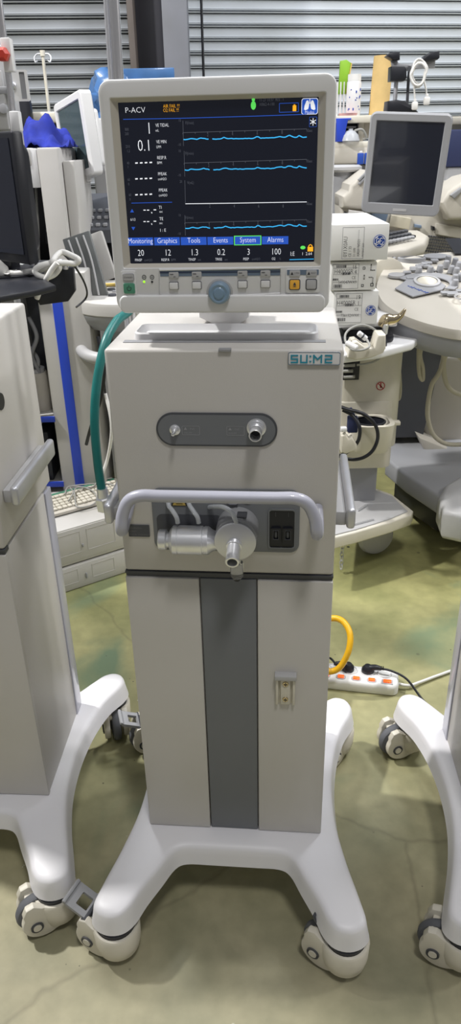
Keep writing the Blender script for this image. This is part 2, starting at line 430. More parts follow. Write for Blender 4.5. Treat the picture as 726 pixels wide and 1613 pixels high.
def castor(root, sx, sy, ang, pedal=True):
    """castor at stem (sx, sy); wheel trails towards ang (degrees)"""
    X = TR(sx, sy, LIFT) @ RZ(ang)
    cx, cz, rw = .039, .0475, .0475
    b = MB()
    # hood: barrel round the stem blended into two side shells
    prof = [(.0, .020), (.034, .020), (.042, .028), (.0460, .050), (.0470, .084), (.044, .089), (.039, .089), (.038, .084), (0, .084)]
    b.lathe(prof, None, 0, 36, X)
    side = []
    for a in range(240, 400, 10): side.append((cx-.003+.0430*math.cos(R(a)), cz+.002+.0420*math.sin(R(a))))
    side += [(.074, .082), (.066, .098), (.050, .102), (.034, .090), (.0, .087), (-.012, .086), (-.018, .04), (-.004, .018)]
    for s in (-1, 1):
        y0, y1 = (.017, .034) if s > 0 else (-.034, -.017)
        b.prism(side, y0, y1, 0, X, .0045)
    b.box((.034, 0, .082), (.056, .054, .010), .003, 0, X)
    o = b.build('castor', ['cream'], root, at_=(sx, sy, .06))
    def part(mb, name, mats):
        p = mb.build(name, mats); p.data.transform(TR(-sx, -sy, -.06)); p.parent = o; return p
    b = MB(); b.lathe([(.0, -.013), (.028, -.013), (rw-.003, -.009), (rw, -.004), (rw, .004), (rw-.003, .009), (.028, .013), (0, .013)], TR(cx, 0, cz) @ RX(90), 0, 40, X)
    part(b, 'wheel', ['rubber'])
    for s in (-1, 1):
        b = MB(); b.lathe([(0, .0335), (.0130, .0335), (.0130, .0370), (.0105, .0370), (.0100, .0350), (.0, .0345)], TR(cx+.012, 0, cz-.004) @ RX(-90*s), 0, 28, X)
        b.lathe([(.0, .0345), (.0085, .0345), (.0085, .0382), (0, .0382)], TR(cx+.012, 0, cz-.004) @ RX(-90*s), 1, 24, X)
        part(b, 'hub_cap', ['dgrey', 'cream'])
    b = MB(); b.lathe([(0, .074), (.031, .078), (.0385, .086), (.0385, .096), (.034, .100), (.034, .112), (0, .112)], None, 0, 32, X)
    part(b, 'swivel_collar', ['black'])
    if pedal:
        b = MB(); Y = X @ (TR(.048, 0, .092) @ RY(-62) @ Matrix.Scale(.62, 4) if pedal == 'small' else TR(.054, 0, .098) @ RY(-24) @ Matrix.Scale(1.06, 4))
        b.frame(rr(.052, .050, .006, .026, 0), rr(.024, .026, .002, .020, 0), -.0035, .0035, 0, Y @ RX(-90))
        b.box((.052, 0, .003), (.008, .052, .009), .003, 0, Y); b.cyl((.002, -.028, -.002), (.002, .028, -.002), .006, m=1, X=Y)
        part(b, 'brake_pedal', ['dgrey', 'dgrey'] if pedal == 'small' else ['midgrey', 'dgrey'])
    return o

HW, HD = .18, .30        # half width and depth of the cabinet
def build_ventilator():
    root = thing('medical_ventilator', 'tall white ventilator on wheels with a lit waveform screen and front grab handle', 'ventilator', (VX, VY, -LIFT), VYAW, 'wheeled medical ventilators')
    base_cast(root)
    for sx, sy, a, p in ((-.224, -.166, 160, True), (.226, -.166, 152, 'small'), (-.234, .405, 200, True), (.234, .405, 240, False)):
        castor(root, sx, sy, a, p)
    # ---- lower cabinet
    b = MB()
    b.box((0, HD/2+.004, .505), (2*HW-.004, HD-.012, .620), .002, 0)
    b.box((0, .012, .8165), (2*HW-.002, .02, .008), .0, 1)
    o = b.build('cabinet', ['panel', 'dgrey'], root)
    b = MB(); b.box((-.1155, .004, .5035), (.129, .012, .6145), .0018, 0); b.build('left_front_panel', 'panel', root)
    b = MB(); b.box((.1155, .004, .5035), (.129, .012, .6145), .0018, 0); b.build('right_front_panel', 'panel', root)
    b = MB(); b.box((0, .006, .5035), (.0975, .012, .6145), .0015, 0); o = b.build('centre_front_panel', 'grey', root); o['label'] = 'dark grey vertical strip between the white panels'
    for s in (-1, 1):
        b = MB(); b.box((s*(HW-.004), HD-.020, .505), (.012, .042, .620), .003, 0); b.build('rear_post', 'handle', root)
    b = MB(); b.box((0, .01, .820), (2*HW, .02, .004), 0, 0); b.build('joint_gasket', 'dgrey', root)
    # accessory bracket on the right panel
    p0, p1 = vl(431, 1058), vl(468, 1104)
    cx, cz = (p0.x+p1.x)/2, (p0.z+p1.z)/2
    b = MB(); b.box((cx, -.006, cz-.004), (.018, .008, .062), .0015, 0)
    for s in (-1, 1): b.box((cx+s*.0155, -.006, cz-.004), (.005, .010, .062), .001, 0)
    b.box((cx, -.0035, cz-.004), (.036, .003, .062), .001, 0)
    b.box((cx, -.009, cz+.031), (.040, .016, .010), .0015, 1)
    br = b.build('accessory_bracket', ['cream', 'lightgrey'], root)
    for dz in (.014, -.022):
        b = MB(); b.lathe([(0, .0), (.0058, .0), (.005, .002), (0, .0028)], TR(cx, -.0098, cz+dz) @ RX(90), 0, 20)
        b.box((cx, -.0128, cz+dz), (.007, .0006, .0014), 0, 1, None); b.box((cx, -.0128, cz+dz), (.0014, .0006, .007), 0, 1)
        b.build('screw', ['gold', 'ink'], br)
    # ---- upper housing
    z0, z1 = .822, 1.211
    b = MB()
    b.box((0, HD/2+.006, (z0+z1)/2), (2*HW, HD+.010, z1-z0), .006, 0, seg=3)
    b.box((.004, .002, z1-.0015), (.019, .010, .0045), .001, 1)
    hs = b.build('housing', ['panel', 'midgrey'], root)
    # tray on top of the housing
    b = MB(); zz = z1
    cx, cy, w_, d_ = -.001, .092, .290, .072
    f = lambda w1, d1, r, z: [(x, y, z) for x, y in rr(w1, d1, r, cx, cy, 6)]
    b.loft([f(w_, d_, .014, zz), f(w_-.002, d_-.002, .014, zz+.009), f(w_-.008, d_-.008, .012, zz+.011), f(w_-.014, d_-.014, .010, zz+.007), f(w_-.026, d_-.024, .008, zz+.0015)], 0)
    b.build('top_tray', 'white', root)
    b = MB(); b.box((-.002, .046, z1+.0006), (.312, .014, .0016), .0005, 0); b.build('tray_shadow_strip', 'midgrey', root)  # grey strip laid on the housing as the shadow before the tray
    # name plate
    c0, c1 = vl(455, 552.5), vl(534.5, 576)
    cx, cz = (c0.x+c1.x)/2, (c0.z+c1.z)/2; wd, ht = .0765, .0195
    b = MB(); b.prism(rr(wd, ht, .003, cx, cz), -.0022, .001, 0, bev=.0006)
    b.frame(rr(wd, ht, .003, cx, cz), rr(wd-.0016, ht-.0016, .0024, cx, cz), -.0026, -.001, 1)
    hl, st = .0052, .0011
    def letter(x0, strokes):
        for (ax, az), (bx_, bz) in strokes:
            d = Vector((bx_-ax, 0, bz-az)); L_ = d.length+st*2; an = math.atan2(d.z, d.x)
            b.box((0, 0, 0), (L_, .0008, st*2), 0, 2, TR(x0+(ax+bx_)/2, -.0028, cz-.0006+(az+bz)/2) @ Matrix.Rotation(-an, 4, 'Y'))
    wL = .0088
    letter(cx-.0335, [((0, hl), (wL, hl)), ((0, hl), (0, 0)), ((0, 0), (wL, 0)), ((wL, 0), (wL, -hl)), ((0, -hl), (wL, -hl))])
    letter(cx-.0195, [((0, hl), (0, -hl)), ((0, -hl), (wL, -hl)), ((wL, hl), (wL, -hl))])
    letter(cx-.0060, [((0, hl*.8), (.0006, hl*.8)), ((0, -hl*.7), (.0006, -hl*.7))])
    letter(cx-.0005, [((0, hl), (0, -hl)), ((0, hl), (.0055, -.0005)), ((.011, hl), (.0055, -.0005)), ((.011, hl), (.011, -hl))])
    letter(cx+.0165, [((0, hl), (wL, hl)), ((wL, hl), (wL, 0)), ((0, 0), (wL, 0)), ((0, 0), (0, -hl)), ((0, -hl), (wL, -hl))])
    b.build('name_plate', ['white', 'strip', 'tealp'], root)
    # ---- pill-shaped port plate
    cx, cz = -.0122, 1.0845
    b = MB(); b.prism(rr(.190, .055, .0274, cx, cz, 12), -.0018, .002, 0, bev=.0007)
    b.prism(rr(.184, .049, .0244, cx, cz, 12), -.0022, .0, 1)
    for x0 in (cx-.040, cx+.030):
        b.frame(rr(.028, .015, .002, x0, cz-.001), rr(.0268, .0138, .0015, x0, cz-.001), -.0026, -.001, 2)
        b.text('INS', face(x0-.0015, cz, -.0026), .005, 2); b.text('INSUFF', face(x0-.011, cz-.0062, -.0026), .0042, 2)
        b.prism([(x0-.011, cz), (x0-.006, cz), (x0-.0085, cz+.0045)], -.0026, -.001, 2)
    plate = b.build('port_plate', ['dgrey', 'grey', 'midgrey'], root)
    q = vl(276, 676); b = MB(); Xp = TR(q.x, -.002, q.z) @ RX(90)
    b.lathe([(0, 0), (.0085, 0), (.0085, .002), (.0065, .003), (.006, .006), (.0038, .007), (.0036, .012), (.0028, .013), (.0028, .022), (.0014, .0225), (.0014, .020), (0, .02)], Xp, 0, 24)
    b.build('small_gas_port', ['metal'], plate)
    q = vl(404, 673); b = MB(); Xp = TR(q.x, -.002, q.z) @ RX(90)
    b.lathe([(0, 0), (.0150, 0), (.0150, .0015), (.0125, .002), (.0125, .010), (.0108, .0105), (.0108, .016), (.0098, .017), (.0098, .036), (.0092, .0365), (.0080, .0365), (.0080, .012)], Xp, 0, 36)
    b.lathe([(.0, .014), (.0080, .014)], Xp, 1, 24)
    b.build('breathing_port', ['metal', 'black'], plate)
    # ---- valve bay
    X0, X1, Z0, Z1 = -.1235, .1205, .8675, .9830
    cx, cz = (X0+X1)/2, (Z0+Z1)/2
    poly = [(x, z) for x, z in rr(X1-X0, Z1-Z0, .016, cx, cz, 6)]
    b = MB(); b.prism(poly, -.0022, .002, 0, bev=.0008)
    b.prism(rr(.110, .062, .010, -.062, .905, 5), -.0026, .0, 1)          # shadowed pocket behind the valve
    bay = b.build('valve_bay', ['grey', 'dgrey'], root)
    q = vl(444, 832, 0); b = MB()
    b.frame(rr(.046, .074, .006, q.x, q.z), rr(.041, .069, .004, q.x, q.z), -.0046, .0, 0)
    b.prism(rr(.041, .069, .004, q.x, q.z), -.0030, .0, 1)
    for s in (-1, 1):
        b.frame(rr(.0165, .030, .002, q.x+s*.0098, q.z-.012), rr(.0085, .0165, .001, q.x+s*.0098, q.z-.009), -.0075, -.001, 1)
        b.frame(rr(.0095, .0175, .001, q.x+s*.0098, q.z-.009), rr(.0080, .0160, .001, q.x+s*.0098, q.z-.009), -.0082, -.007, 2)
        b.box((q.x+s*.0098, -.0045, q.z-.009), (.004, .004, .012), .0005, 3)
        b.box((q.x+s*.0105, -.0050, q.z+.028), (.0008, .0008, .008), 0, 2)
    b.build('socket_panel', ['grey', 'black', 'dgrey', 'dgrey'], bay)
    b = MB(); q = vl(391, 787); b.prism([(q.x-.014, q.z+.007), (q.x+.012, q.z+.007), (q.x+.010, q.z+.001), (q.x, q.z-.0055), (q.x-.012, q.z+.001)], -.0045, -.001, 0, bev=.0005)
    b.text('LOCK', face(q.x-.0055, q.z+.0008, -.0047), .0050, 1)
    q2 = vl(367, 786); b.prism(rr(.018, .014, .005, q2.x, q2.z), -.008, -.001, 2, bev=.001)
    b.build('lock_lever', ['ink', 'inkg', 'handle'], bay)
    b = MB(); q = vl(283, 792); b.prism([(q.x-.014, q.z-.004), (q.x+.013, q.z-.004), (q.x+.008, q.z+.009), (q.x-.008, q.z+.009)], -.0034, -.001, 0)
    b.prism([(q.x-.0115, q.z-.003), (q.x+.0105, q.z-.003), (q.x+.007, q.z+.007), (q.x-.007, q.z+.007)], -.0037, -.001, 1)
    b.box((q.x, -.0039, q.z+.003), (.008, .0004, .0012), 0, 0); b.box((q.x, -.0039, q.z), (.011, .0004, .0010), 0, 0); b.build('caution_label', ['ink', 'label_y'], bay)
    b = MB(); q = vl(219, 836); b.prism(rr(.036, .022, .0012, q.x, q.z), -.0012, .001, 0)
    for k, t in enumerate(('WARNING', 'LEAST', 'TO BE DISINFECT')): b.text(t, face(q.x-.0155, q.z+.0042-k*.0062, -.0014), .0044, 1)
    b.build('warning_label', ['dgrey', 'inkg'], root)
    # expiratory valve: horizontal body, round face plate, outlet, trap, tubes
    yc = -.031; zc = .9035
    xa = vl(250, 845, yc).x; xb = vl(342, 845, yc).x; L = xb-xa
    prof = [(0, 0), (.0160, 0), (.0170, .001), (.0170, .010), (.013, .0115), (.013, .014), (.0185, .016), (.0225, .019), (.0242, .020), (.0242, .026), (.0235, .0265), (.0235, .0275), (.0242, .028), (.0242, .060), (.0228, .0605), (.0228, .0625), (.0235, .063), (.0235, .068), (.0180, .074), (.0150, .080), (0, .080)]
    prof = [(r, z*L/.080) for r, z in prof]
    b = MB(); b.lathe(prof, TR(xa, yc, zc) @ RY(90), 0, 48); b.box((xa+L*.55, -.006, zc), (L*.6, .012, .02), .002, 1)
    vb = b.build('expiratory_valve', ['metal', 'dgrey'], root)
    q = vl(370.5, 853, -.050); dc = Vector((q.x, -.050, q.z))
    b = MB(); b.lathe([(0, 0), (.0325, 0), (.0335, .001), (.0335, .004), (.032, .005), (0, .005)], TR(*dc) @ RX(90) @ TR(0, 0, -.002), 0, 64)
    b.build('round_face_plate', ['alu'], vb)
    b = MB(); b.lathe([(0, 0), (.0345, 0), (.0345, .030), (.033, .046), (.030, .047), (0, .047)], TR(dc.x+.001, .0, dc.z+.004) @ RX(90), 0, 56)
    b.box((dc.x+.010, -.030, dc.z+.038), (.016, .020, .003), .001, 1)
    b.build('valve_housing', ['midgrey', 'dgrey'], vb)
    b = MB(); Xp = TR(dc.x-.002, -.053, dc.z-.006) @ RX(90+14)
    b.lathe([(0, -.004), (.0125, -.004), (.0125, .004), (.0108, .005), (.0108, .030), (.0112, .031), (.0112, .038), (.0104, .039), (.0082, .039), (.0080, .020)], Xp, 0, 40); b.lathe([(0, .022), (.0081, .022)], Xp, 1, 24)
    b.build('outlet_port', ['metal', 'black'], vb)
    tq = vl(373, 898, -.046); tx = tq.x; b = MB()
    b.lathe([(.0085, .030), (.0108, .029), (.0108, .004), (.008, .0), (0, 0)], TR(tx, -.046, tq.z-.014), 0, 32)
    b.lathe([(0, .0015), (.0066, .0015), (.0095, .005), (.0095, .028)], TR(tx, -.046, tq.z-.014), 0, 32)
    b.lathe([(0, 0), (.005, 0), (.006, .004), (0, .005)], TR(tx, -.046, tq.z-.0195), 1, 20)
    b.lathe([(0, 0), (.006, 0), (.006, .004), (0, .005)], TR(tx, -.046, tq.z-.0115), 1, 20)
    b.build('water_trap', ['clear', 'black'], vb)
    for pts in ([(265, 786, -.008), (266, 797, -.016), (272, 805, -.025), (278, 815, -.030), (280, 824, -.030)],
                [(297, 786, -.008), (298, 795, -.016), (305, 806, -.026), (311, 815, -.030), (313, 824, -.030)],
                [(330, 799, -.004), (338, 798, -.018), (352, 799, -.035), (364, 806, -.045), (370, 817, -.049), (372, 824, -.049)]):
        b = MB(); b.tube([tuple(vl(x, y, d)) for x, y, d in pts], .0038, 0, 12); b.build('silicone_tube', 'silicone', vb)
    # ---- front handle
    a0 = vl(513, 812, -.002); a1 = vl(500, 850, -.070); a2 = vl(466, 783, -.070)
    zb = vl(340, 783, -.070).z; xl = vl(190, 830, -.070).x; xr = a1.x
    zl = vl(187, 842, -.07).z
    P = [(xl-.000, -.001, zl+.020), (xl-.001, -.030, zl+.009), (xl, -.062, zl+.004), (xl+.002, -.072, zl+.015), (xl+.005, -.071, zl+.035), (xl+.016, -.070, zb-.010), (xl+.036, -.070, zb), (xl+.07, -.070, zb),
         (0, -.070, zb), (xr-.07, -.070, zb), (xr-.036, -.070, zb), (xr-.016, -.070, zb-.010), (xr-.005, -.071, zl+.035), (xr-.002, -.072, zl+.015), (xr, -.062, zl+.004), (xr+.001, -.030, zl+.009), (xr+.000, -.001, zl+.020)]
    b = MB(); b.tube(P, .0098, 0, 20, 8); b.build('front_handle', 'handle', root)
    # ---- side rails
    for s in (-1, 1):
        b = MB(); b.box((s*.190, .150, .914), (.020, .228, .026), .003, 1)
        b.box((s*.206, .146, .920), (.015, .250, .038), .006, 0, seg=3)
        b.build('side_rail', ['alu', 'lightgrey'], root)
    return root
V = build_ventilator()
# ------------------------------------------------------------ monitor of the ventilator
def build_monitor(root):
    yf = .028                                                    # front plane
    def S(px, py): q = vl(px, py, yf+.006); return (q.x, q.z)
    x0, x1, z0, z1 = -.1605, .1560, 1.260, 1.5620
    cx, cz, W, Hh = (x0+x1)/2, (z0+z1)/2, x1-x0, z1-z0
    tl, tr, br_, bl = vl(190, 163, yf+.008), vl(503, 151, yf+.008), vl(494, 414, yf+.008), vl(201, 414, yf+.008)
    sx0, sx1 = (tl.x+bl.x)/2, (tr.x+br_.x)/2; sz1, sz0 = (tl.z+tr.z)/2, (br_.z+bl.z)/2
    scx, scz, sw, sh = (sx0+sx1)/2, (sz0+sz1)/2, sx1-sx0, sz1-sz0
    def ring(w1, h1, r, y, cx_=cx, cz_=cz): return [(x, y, z) for x, z in rr(w1, h1, r, cx_, cz_, 6)]
    b = MB()
    b.loft([ring(W-.030, Hh-.030, .012, yf+.068), ring(W-.006, Hh-.006, .014, yf+.060), ring(W, Hh, .016, yf+.045), ring(W, Hh, .016, yf+.030)], 0, None, True, False)
    b.loft([ring(W-.002, Hh-.002, .016, yf+.030), ring(W, Hh, .016, yf+.026), ring(W, Hh, .016, yf+.006), ring(W-.003, Hh-.003, .015, yf+.0015), ring(W-.010, Hh-.010, .013, yf),
            ring(sw+.020, sh+.012, .003, yf, scx, scz), ring(sw+.018, sh+.010, .003, yf+.001, scx, scz)], 0, None, False, False)
    b.loft([ring(sw+.018, sh+.010, .003, yf+.001, scx, scz), ring(sw, sh, .001, yf+.009, scx, scz)], 1, None, False, False)
    mon = b.build('display_monitor', ['white', 'beige'], root)
    # lower chin
    b = MB(); zc = z0+.012; b.prism(rr(W-.012, .026, .010, cx, zc+.000, 6), yf-.005, yf+.02, 0, bev=.003, seg=3); b.build('chin', 'white', mon)
    b = MB(); b.loft([ring(.070, .03, .008, yf+.04, cx, 1.25), ring(.080, .03, .008, yf+.045, cx, 1.25)], 0)
    p = [vl(304, 497, .2), vl(388, 497, .2)]
    b = MB(); b.prism([(-.055, 1.2615), (.030, 1.2615), (.030, 1.222), (.014, 1.210), (-.030, 1.210), (-.055, 1.222)], .17, .24, 0, bev=.003); b.prism(rr(.12, .16, .01, -.01, 1.38, 3), yf+.066, .20, 0, bev=.004)
    b.prism(rr(.09, .07, .01, -.012, 1.29, 3), .09, .2, 0, bev=.003)
    b.build('monitor_neck', 'white', mon)
    # live screen
    b = MB(); b.box((scx, yf+.011, scz), (sw+.004, .004, sh+.004), 0, 0); scr = b.build('screen', ['lcd'], mon)
    Y = yf+.0086
    g = MB(); T = ['scr_white', 'scr_grey', 'scr_cyan', 'scr_blue', 'scr_orange', 'scr_green', 'screen']
    def P(px, py): q = vl(px, py, Y); return q.x, q.z
    def tx(s, px, py, hpx, m=0, sx=1.0, al='LEFT'):
        x, z = P(px, py); g.text(s, face(x, z, Y-.0003), hpx*.00083/.70, m, sx, al)
    def ln(pts, wpx, m):
        q = [P(*p) for p in pts]; w_ = wpx*.00083/2
        for (a, c) in zip(q, q[1:]):
            d = Vector((c[0]-a[0], c[1]-a[1])); n_ = Vector((-d.y, d.x)).normalized()*w_
            g.quad([(a[0]+n_.x, Y-.0002, a[1]+n_.y), (a[0]-n_.x, Y-.0002, a[1]-n_.y), (c[0]-n_.x, Y-.0002, c[1]-n_.y), (c[0]+n_.x, Y-.0002, c[1]+n_.y)], m)
    def rect(ax, ay, bx_, by, m, y=.0001):
        a, c = P(ax, ay), P(bx_, by); g.quad([(a[0], Y-y, a[1]), (a[0], Y-y, c[1]), (c[0], Y-y, c[1]), (c[0], Y-y, a[1])], m)
    tx('P-ACV', 197, 178, 8, 0, 1.05)
    tx('AIR FAIL !!!', 257, 170, 5, 4, .8); tx('O2 FAIL !!!', 257, 176.5, 5, 4, .8)
    ln([(194, 188), (280, 186.5), (400, 183), (483, 180)], 1, 3)
    tx('1', 231, 211, 17, 0, .75); tx('0.1', 217, 238, 17, 0, .8)
    for yy in (257, 282, 307):
        for k in range(4): ln([(213+k*7.5, yy-.3*k), (217+k*7.5, yy-.4-.3*k)], 2, 0)
    for a, c, yy in (('VE TIDAL', 'mL', 200), ('VE MIN', 'LPM', 226), ('RESP.R', 'BPM', 251), ('PPEAK', 'cmH2O', 276.5), ('PPEAK', 'cmH2O', 302)):
        x_ = 245+(yy-200)*.05; tx(a, x_, yy, 5, 0, .75); tx(c, x_, yy+7.5, 4, 0, .8)
    for t_, px, py in (('800', 197, 206), ('200', 197, 213), ('20.0', 198, 233), ('1.2', 200, 240), ('40', 200, 259), ('1', 201, 265), ('60', 201, 285), ('0', 202, 292), ('60', 203, 309), ('0', 204, 316)): tx(t_, px, py, 4.2, 1, .7)
    ln([(207, 320), (271, 318.5)], 1, 3)
    for yy in (331, 349):
        for xs in ((226, 229.5), (231.5, 235)): ln([(xs[0], yy), (xs[1], yy)], 1.5, 0)
        ln([(238.5, yy+3), (239.5, yy+5)], 1.4, 0); ln([(242, yy-.5), (246, yy-.5)], 1.5, 0)
    tx('TI', 250, 329, 5, 0, .9); tx('sec', 251, 335, 4, 0, .8); tx('TE', 251, 347, 5, 0, .9); tx('sec', 251, 353, 4, 0, .8); tx('I : E', 252, 365, 5, 0, 1)
    for (px, py, s) in ((208, 332, 1), (210, 360, -1)):
        q = [P(px-3, py+2.5*s), P(px+3, py+2.5*s), P(px, py-3*s)]; g.quad([(a[0], Y-.0002, a[1]) for a in q], 3)
    tx('6/13', 205.5, 348, 4.5, 0, .8)
    # graphs
    rnd = random.Random(3)
    wav = [(0, 1), (3, -1), (12, 0), (16, 0), (26, -2), (36, -2), (39, 1), (41, 0)]
    for (ax, ay, ey, zy, top, lab) in ((288, 209, 203, 221, 188, 'F(l/min)'), (290, 257, 251, 269, 236, 'F(l/min)'), (291, 351, 346, 361, 337, 'F(l/min)')):
        ln([(ax, ay), (483, ey)], .7, 1); ln([(ax, top+2), (ax+1, top+42 if top < 300 else top+34)], .6, 1)
        for k in range(11): xx = ax+(483-ax)*k/10; yy = ay+(ey-ay)*k/10; ln([(xx, yy), (xx, yy+2.5)], .6, 1)
        for k in (2, 4, 6, 8): xx = ax+(483-ax)*k/10; tx(str(k), xx-1, ay+(ey-ay)*k/10+7, 5, 1, .7)
        tx('10sec', 482, ey+5, 4.5, 1, .7)
        pts = []; n = 64
        for k in range(n+1):
            u = k/n; xx = ax+1+(482-ax)*u; yy = zy-2.5-(zy-ey-6)*0-4*u+rnd.uniform(-.5, .5)
            for c_, h_, w_ in ((.06, 2, .02), (.15, 2.5, .03), (.33, 2.5, .02), (.60, 3, .015), (.78, 2.5, .03), (.86, 4, .03), (.94, 4, .012)): yy -= h_*math.exp(-((u-c_)/w_)**2)*.8
            pts.append((xx, yy+1.5))
        ln(pts[:14], 1.6, 2); ln(pts[15:], 1.6, 2)
        tx(lab, 292, top+8, 4.5, 1, .7); tx('10', 281, top+4, 4.2, 1, .7); tx('-10', 280, top+42 if top < 300 else top+33, 4.2, 1, .7)
    ln([(291, 284), (292, 321)], .6, 1); ln([(292, 321), (370, 320), (483, 318)], 1.1, 0); tx('V(mL)', 295, 290, 4.5, 1, .7); tx('20', 283, 288, 4.2, 1, .7); tx('10sec', 482, 323, 4.5, 1, .7)
    for k in (2, 4, 6, 8): tx(str(k), 291+192*k/10, 327, 5, 1, .7)
    # status symbols
    q = P(399, 157); g.lathe([(0, .0001), (.0022, 0)], face(q[0], q[1], Y-.0001), 5, 12); q = P(399, 166)
    g.sph((0, 0, 0), .0034, 5, TR(q[0], Y, q[1]), (1, .08, 1.5)); tx('11-27 10:37  RES : 1', 408, 160, 4.5, 1, .75); tx('10062-4-100', 408, 167, 4.5, 1, .75)
    for (ax, ay, bx_, by) in ((440, 163, 470, 177), ):
        ln([(ax, ay), (bx_, ay-1)], .8, 3); ln([(ax, by), (bx_, by-1)], .8, 3); ln([(ax, ay), (ax, by)], .8, 3); ln([(bx_, ay-1), (bx_, by-1)], .8, 3)
    rect(461, 166, 466.5, 175, 4); rect(462.5, 164.5, 465, 166, 4)
    # mode icon: two lungs in a blue frame
    q0, q1 = P(475, 155), P(500.5, 180); mx, mz = (q0[0]+q1[0])/2, (q0[1]+q1[1])/2; w_, h_ = q1[0]-q0[0], q0[1]-q1[1]
    g.prism(rr(w_, h_, .003, mx, mz), Y-.0002, Y+.0002, 0); g.prism(rr(w_-.0014, h_-.0014, .0026, mx, mz), Y-.0004, Y, 3)
    for s in (-1, 1):
        g.prism([(mx+s*a, mz+c) for a, c in ((.0008, .004), (.0025, .0072), (.0045, .0065), (.0068, .001), (.0075, -.0035), (.0055, -.0045), (.002, -.003), (.0012, .000))], Y-.0006, Y-.0003, 0)
    g.prism([(mx-.0005, mz+.003), (mx+.0005, mz+.003), (mx+.0005, mz+.0085), (mx-.0005, mz+.0085)], Y-.0006, Y-.0003, 0)
    g.text('Modes', face(mx, mz-.0085, Y-.0006), .0052, 0, .9, 'CENTER')
    q = P(493, 192); g.prism(rr(.010, .012, .001, q[0], q[1]), Y-.0002, Y, 3); g.prism(rr(.0092, .0112, .001, q[0], q[1]), Y-.0003, Y, 6)
    for a in (0, 60, 120):
        c_, s_ = math.cos(R(a+90))*.0042, math.sin(R(a+90))*.0042; g.box((q[0], Y-.0005, q[1]), (.0009, .0003, .0088), 0, 0, TR(q[0], 0, q[1]) @ Matrix.Rotation(R(a), 4, 'Y') @ TR(-q[0], 0, -q[1]))
    # menu bar
    names = ['Monitoring', 'Graphics', 'Tools', 'Events', 'System', 'Alarms']; xs = [200, 242.5, 284.5, 326.5, 368.5, 412.5, 455]
    for k, n_ in enumerate(names):
        yt, yb = 374.5-.4*k, 386.5-.4*k
        if k == 4: rect(xs[k], yt-1.5, xs[k+1]-1, yb+1, 5, .0001); rect(xs[k]+1.4, yt-.3, xs[k+1]-2.4, yb-.2, 3, .0002)
        else: rect(xs[k], yt, xs[k+1]-1, yb, 3)
        xx = (xs[k]+xs[k+1])/2; x_, z_ = P(xx, yb-3.2); g.text(n_, face(x_, z_, Y-.0005), 8.6*.00083/.70, 0, .80, 'CENTER')
    for k, (v, u) in enumerate((('20', 'PINSP'), ('12', 'RESP.R'), ('1.3', 'TINSP'), ('0.2', 'TRISE'), ('3', 'PEEP'), ('100', 'O2'))):
        xx = (xs[k]+xs[k+1])/2+1; x_, z_ = P(xx, 403-.4*k); g.text(v, face(x_, z_, Y-.0003), 10.5*.00083/.70, 0, .78, 'CENTER')
        x_, z_ = P(xx-4, 411.5-.4*k); g.text(u, face(x_, z_, Y-.0003), 4.4*.00083/.70, 0, .8, 'CENTER'); x_, z_ = P(xx+5, 411.5-.4*k); g.text(('cmH2O', 'BPM', 'sec', 'sec', 'cmH2O', '%')[k], face(x_, z_, Y-.0003), 4*.00083/.70, 1, .8)
    tx('I:E', 457, 403, 7, 0, .8); tx('1  2.64', 475, 402, 5, 0, .9); ln([(456, 409), (494, 408)], 1.2, 2)
    q = P(477, 390); g.sph((0, 0, 0), .003, 5, TR(q[0], Y, q[1]), (1.2, .08, .8)); rect(484.5, 389, 493, 396, 4); 
    q = P(488.7, 389); g.tube([(q[0]+.0026*math.cos(R(a)), Y-.0004, q[1]+.003*math.sin(R(a))) for a in range(0, 181, 30)], .0006, 4, 6, 2)
    g.build('screen_display', T, scr)
    # ---- control strip
    def Pc(px, py, y=None): q = vl(px, py, yf if y is None else y); return q.x, q.z
    # left key pad
    a, c = Pc(190.5, 426), Pc(217, 469); kx, kz = (a[0]+c[0])/2, (a[1]+c[1])/2
    b = MB(); b.prism(rr(c[0]-a[0], a[1]-c[1], .003, kx, kz), yf-.0025, yf+.002, 0, bev=.001)
    kp = b.build('standby_keypad', ['white'], mon)
    b = MB(); b.prism(rr(.017, .0105, .0025, kx, kz+.0105), yf-.0042, yf, 0, bev=.0006); b.prism(rr(.0155, .009, .002, kx, kz+.0105), yf-.0044, yf, 1); b.text('STANDBY', face(kx, kz+.009, yf-.0046), .0034, 2, .9, 'CENTER'); b.build('standby_button', ['midgrey', 'lightgrey', 'ink'], kp)
    b = MB(); b.prism(rr(.017, .015, .0025, kx, kz-.0055), yf-.0045, yf, 0, bev=.001)
    b.tube([(kx+.003*math.cos(R(a_)), yf-.0047, kz-.0055+.003*math.sin(R(a_))) for a_ in range(125, 416, 15)], .0004, 1, 5, 1); b.box((kx, yf-.0047, kz-.003), (.0008, .0005, .004), 0, 1); b.build('power_button', ['pad_green', 'ink'], kp)
    for (px, m_) in ((227, 'led'), (239.5, 'ink')):
        x_, z_ = Pc(px, 444); b = MB(); b.lathe([(0, 0), (.0017, 0), (.0012, .0012), (0, .0014)], face(x_, z_, yf), 0, 14)
        x_, z_ = Pc(px, 436.5); b.lathe([(.0024, 0), (.0032, 0), (.0032, .0004), (.0024, .0004), (.0024, 0)], face(x_, z_, yf-.0001), 1, 20); b.box((x_, yf-.0003, z_), (.003, .0004, .0006), 0, 1)
        b.build('indicator_lamp', [m_, 'dgrey'], mon)
    # button panel with a raised lip that dips round the knob
    lip = [Pc(*p) for p in ((251, 425), (251, 467), (322, 467), (332, 478), (362, 478), (372, 466), (442, 462), (442, 422))]
    b = MB(); b.tube([(x, yf-.0008, z) for x, z in lip], .0016, 0, 8, 0, True); b.build('panel_lip', 'white', mon)
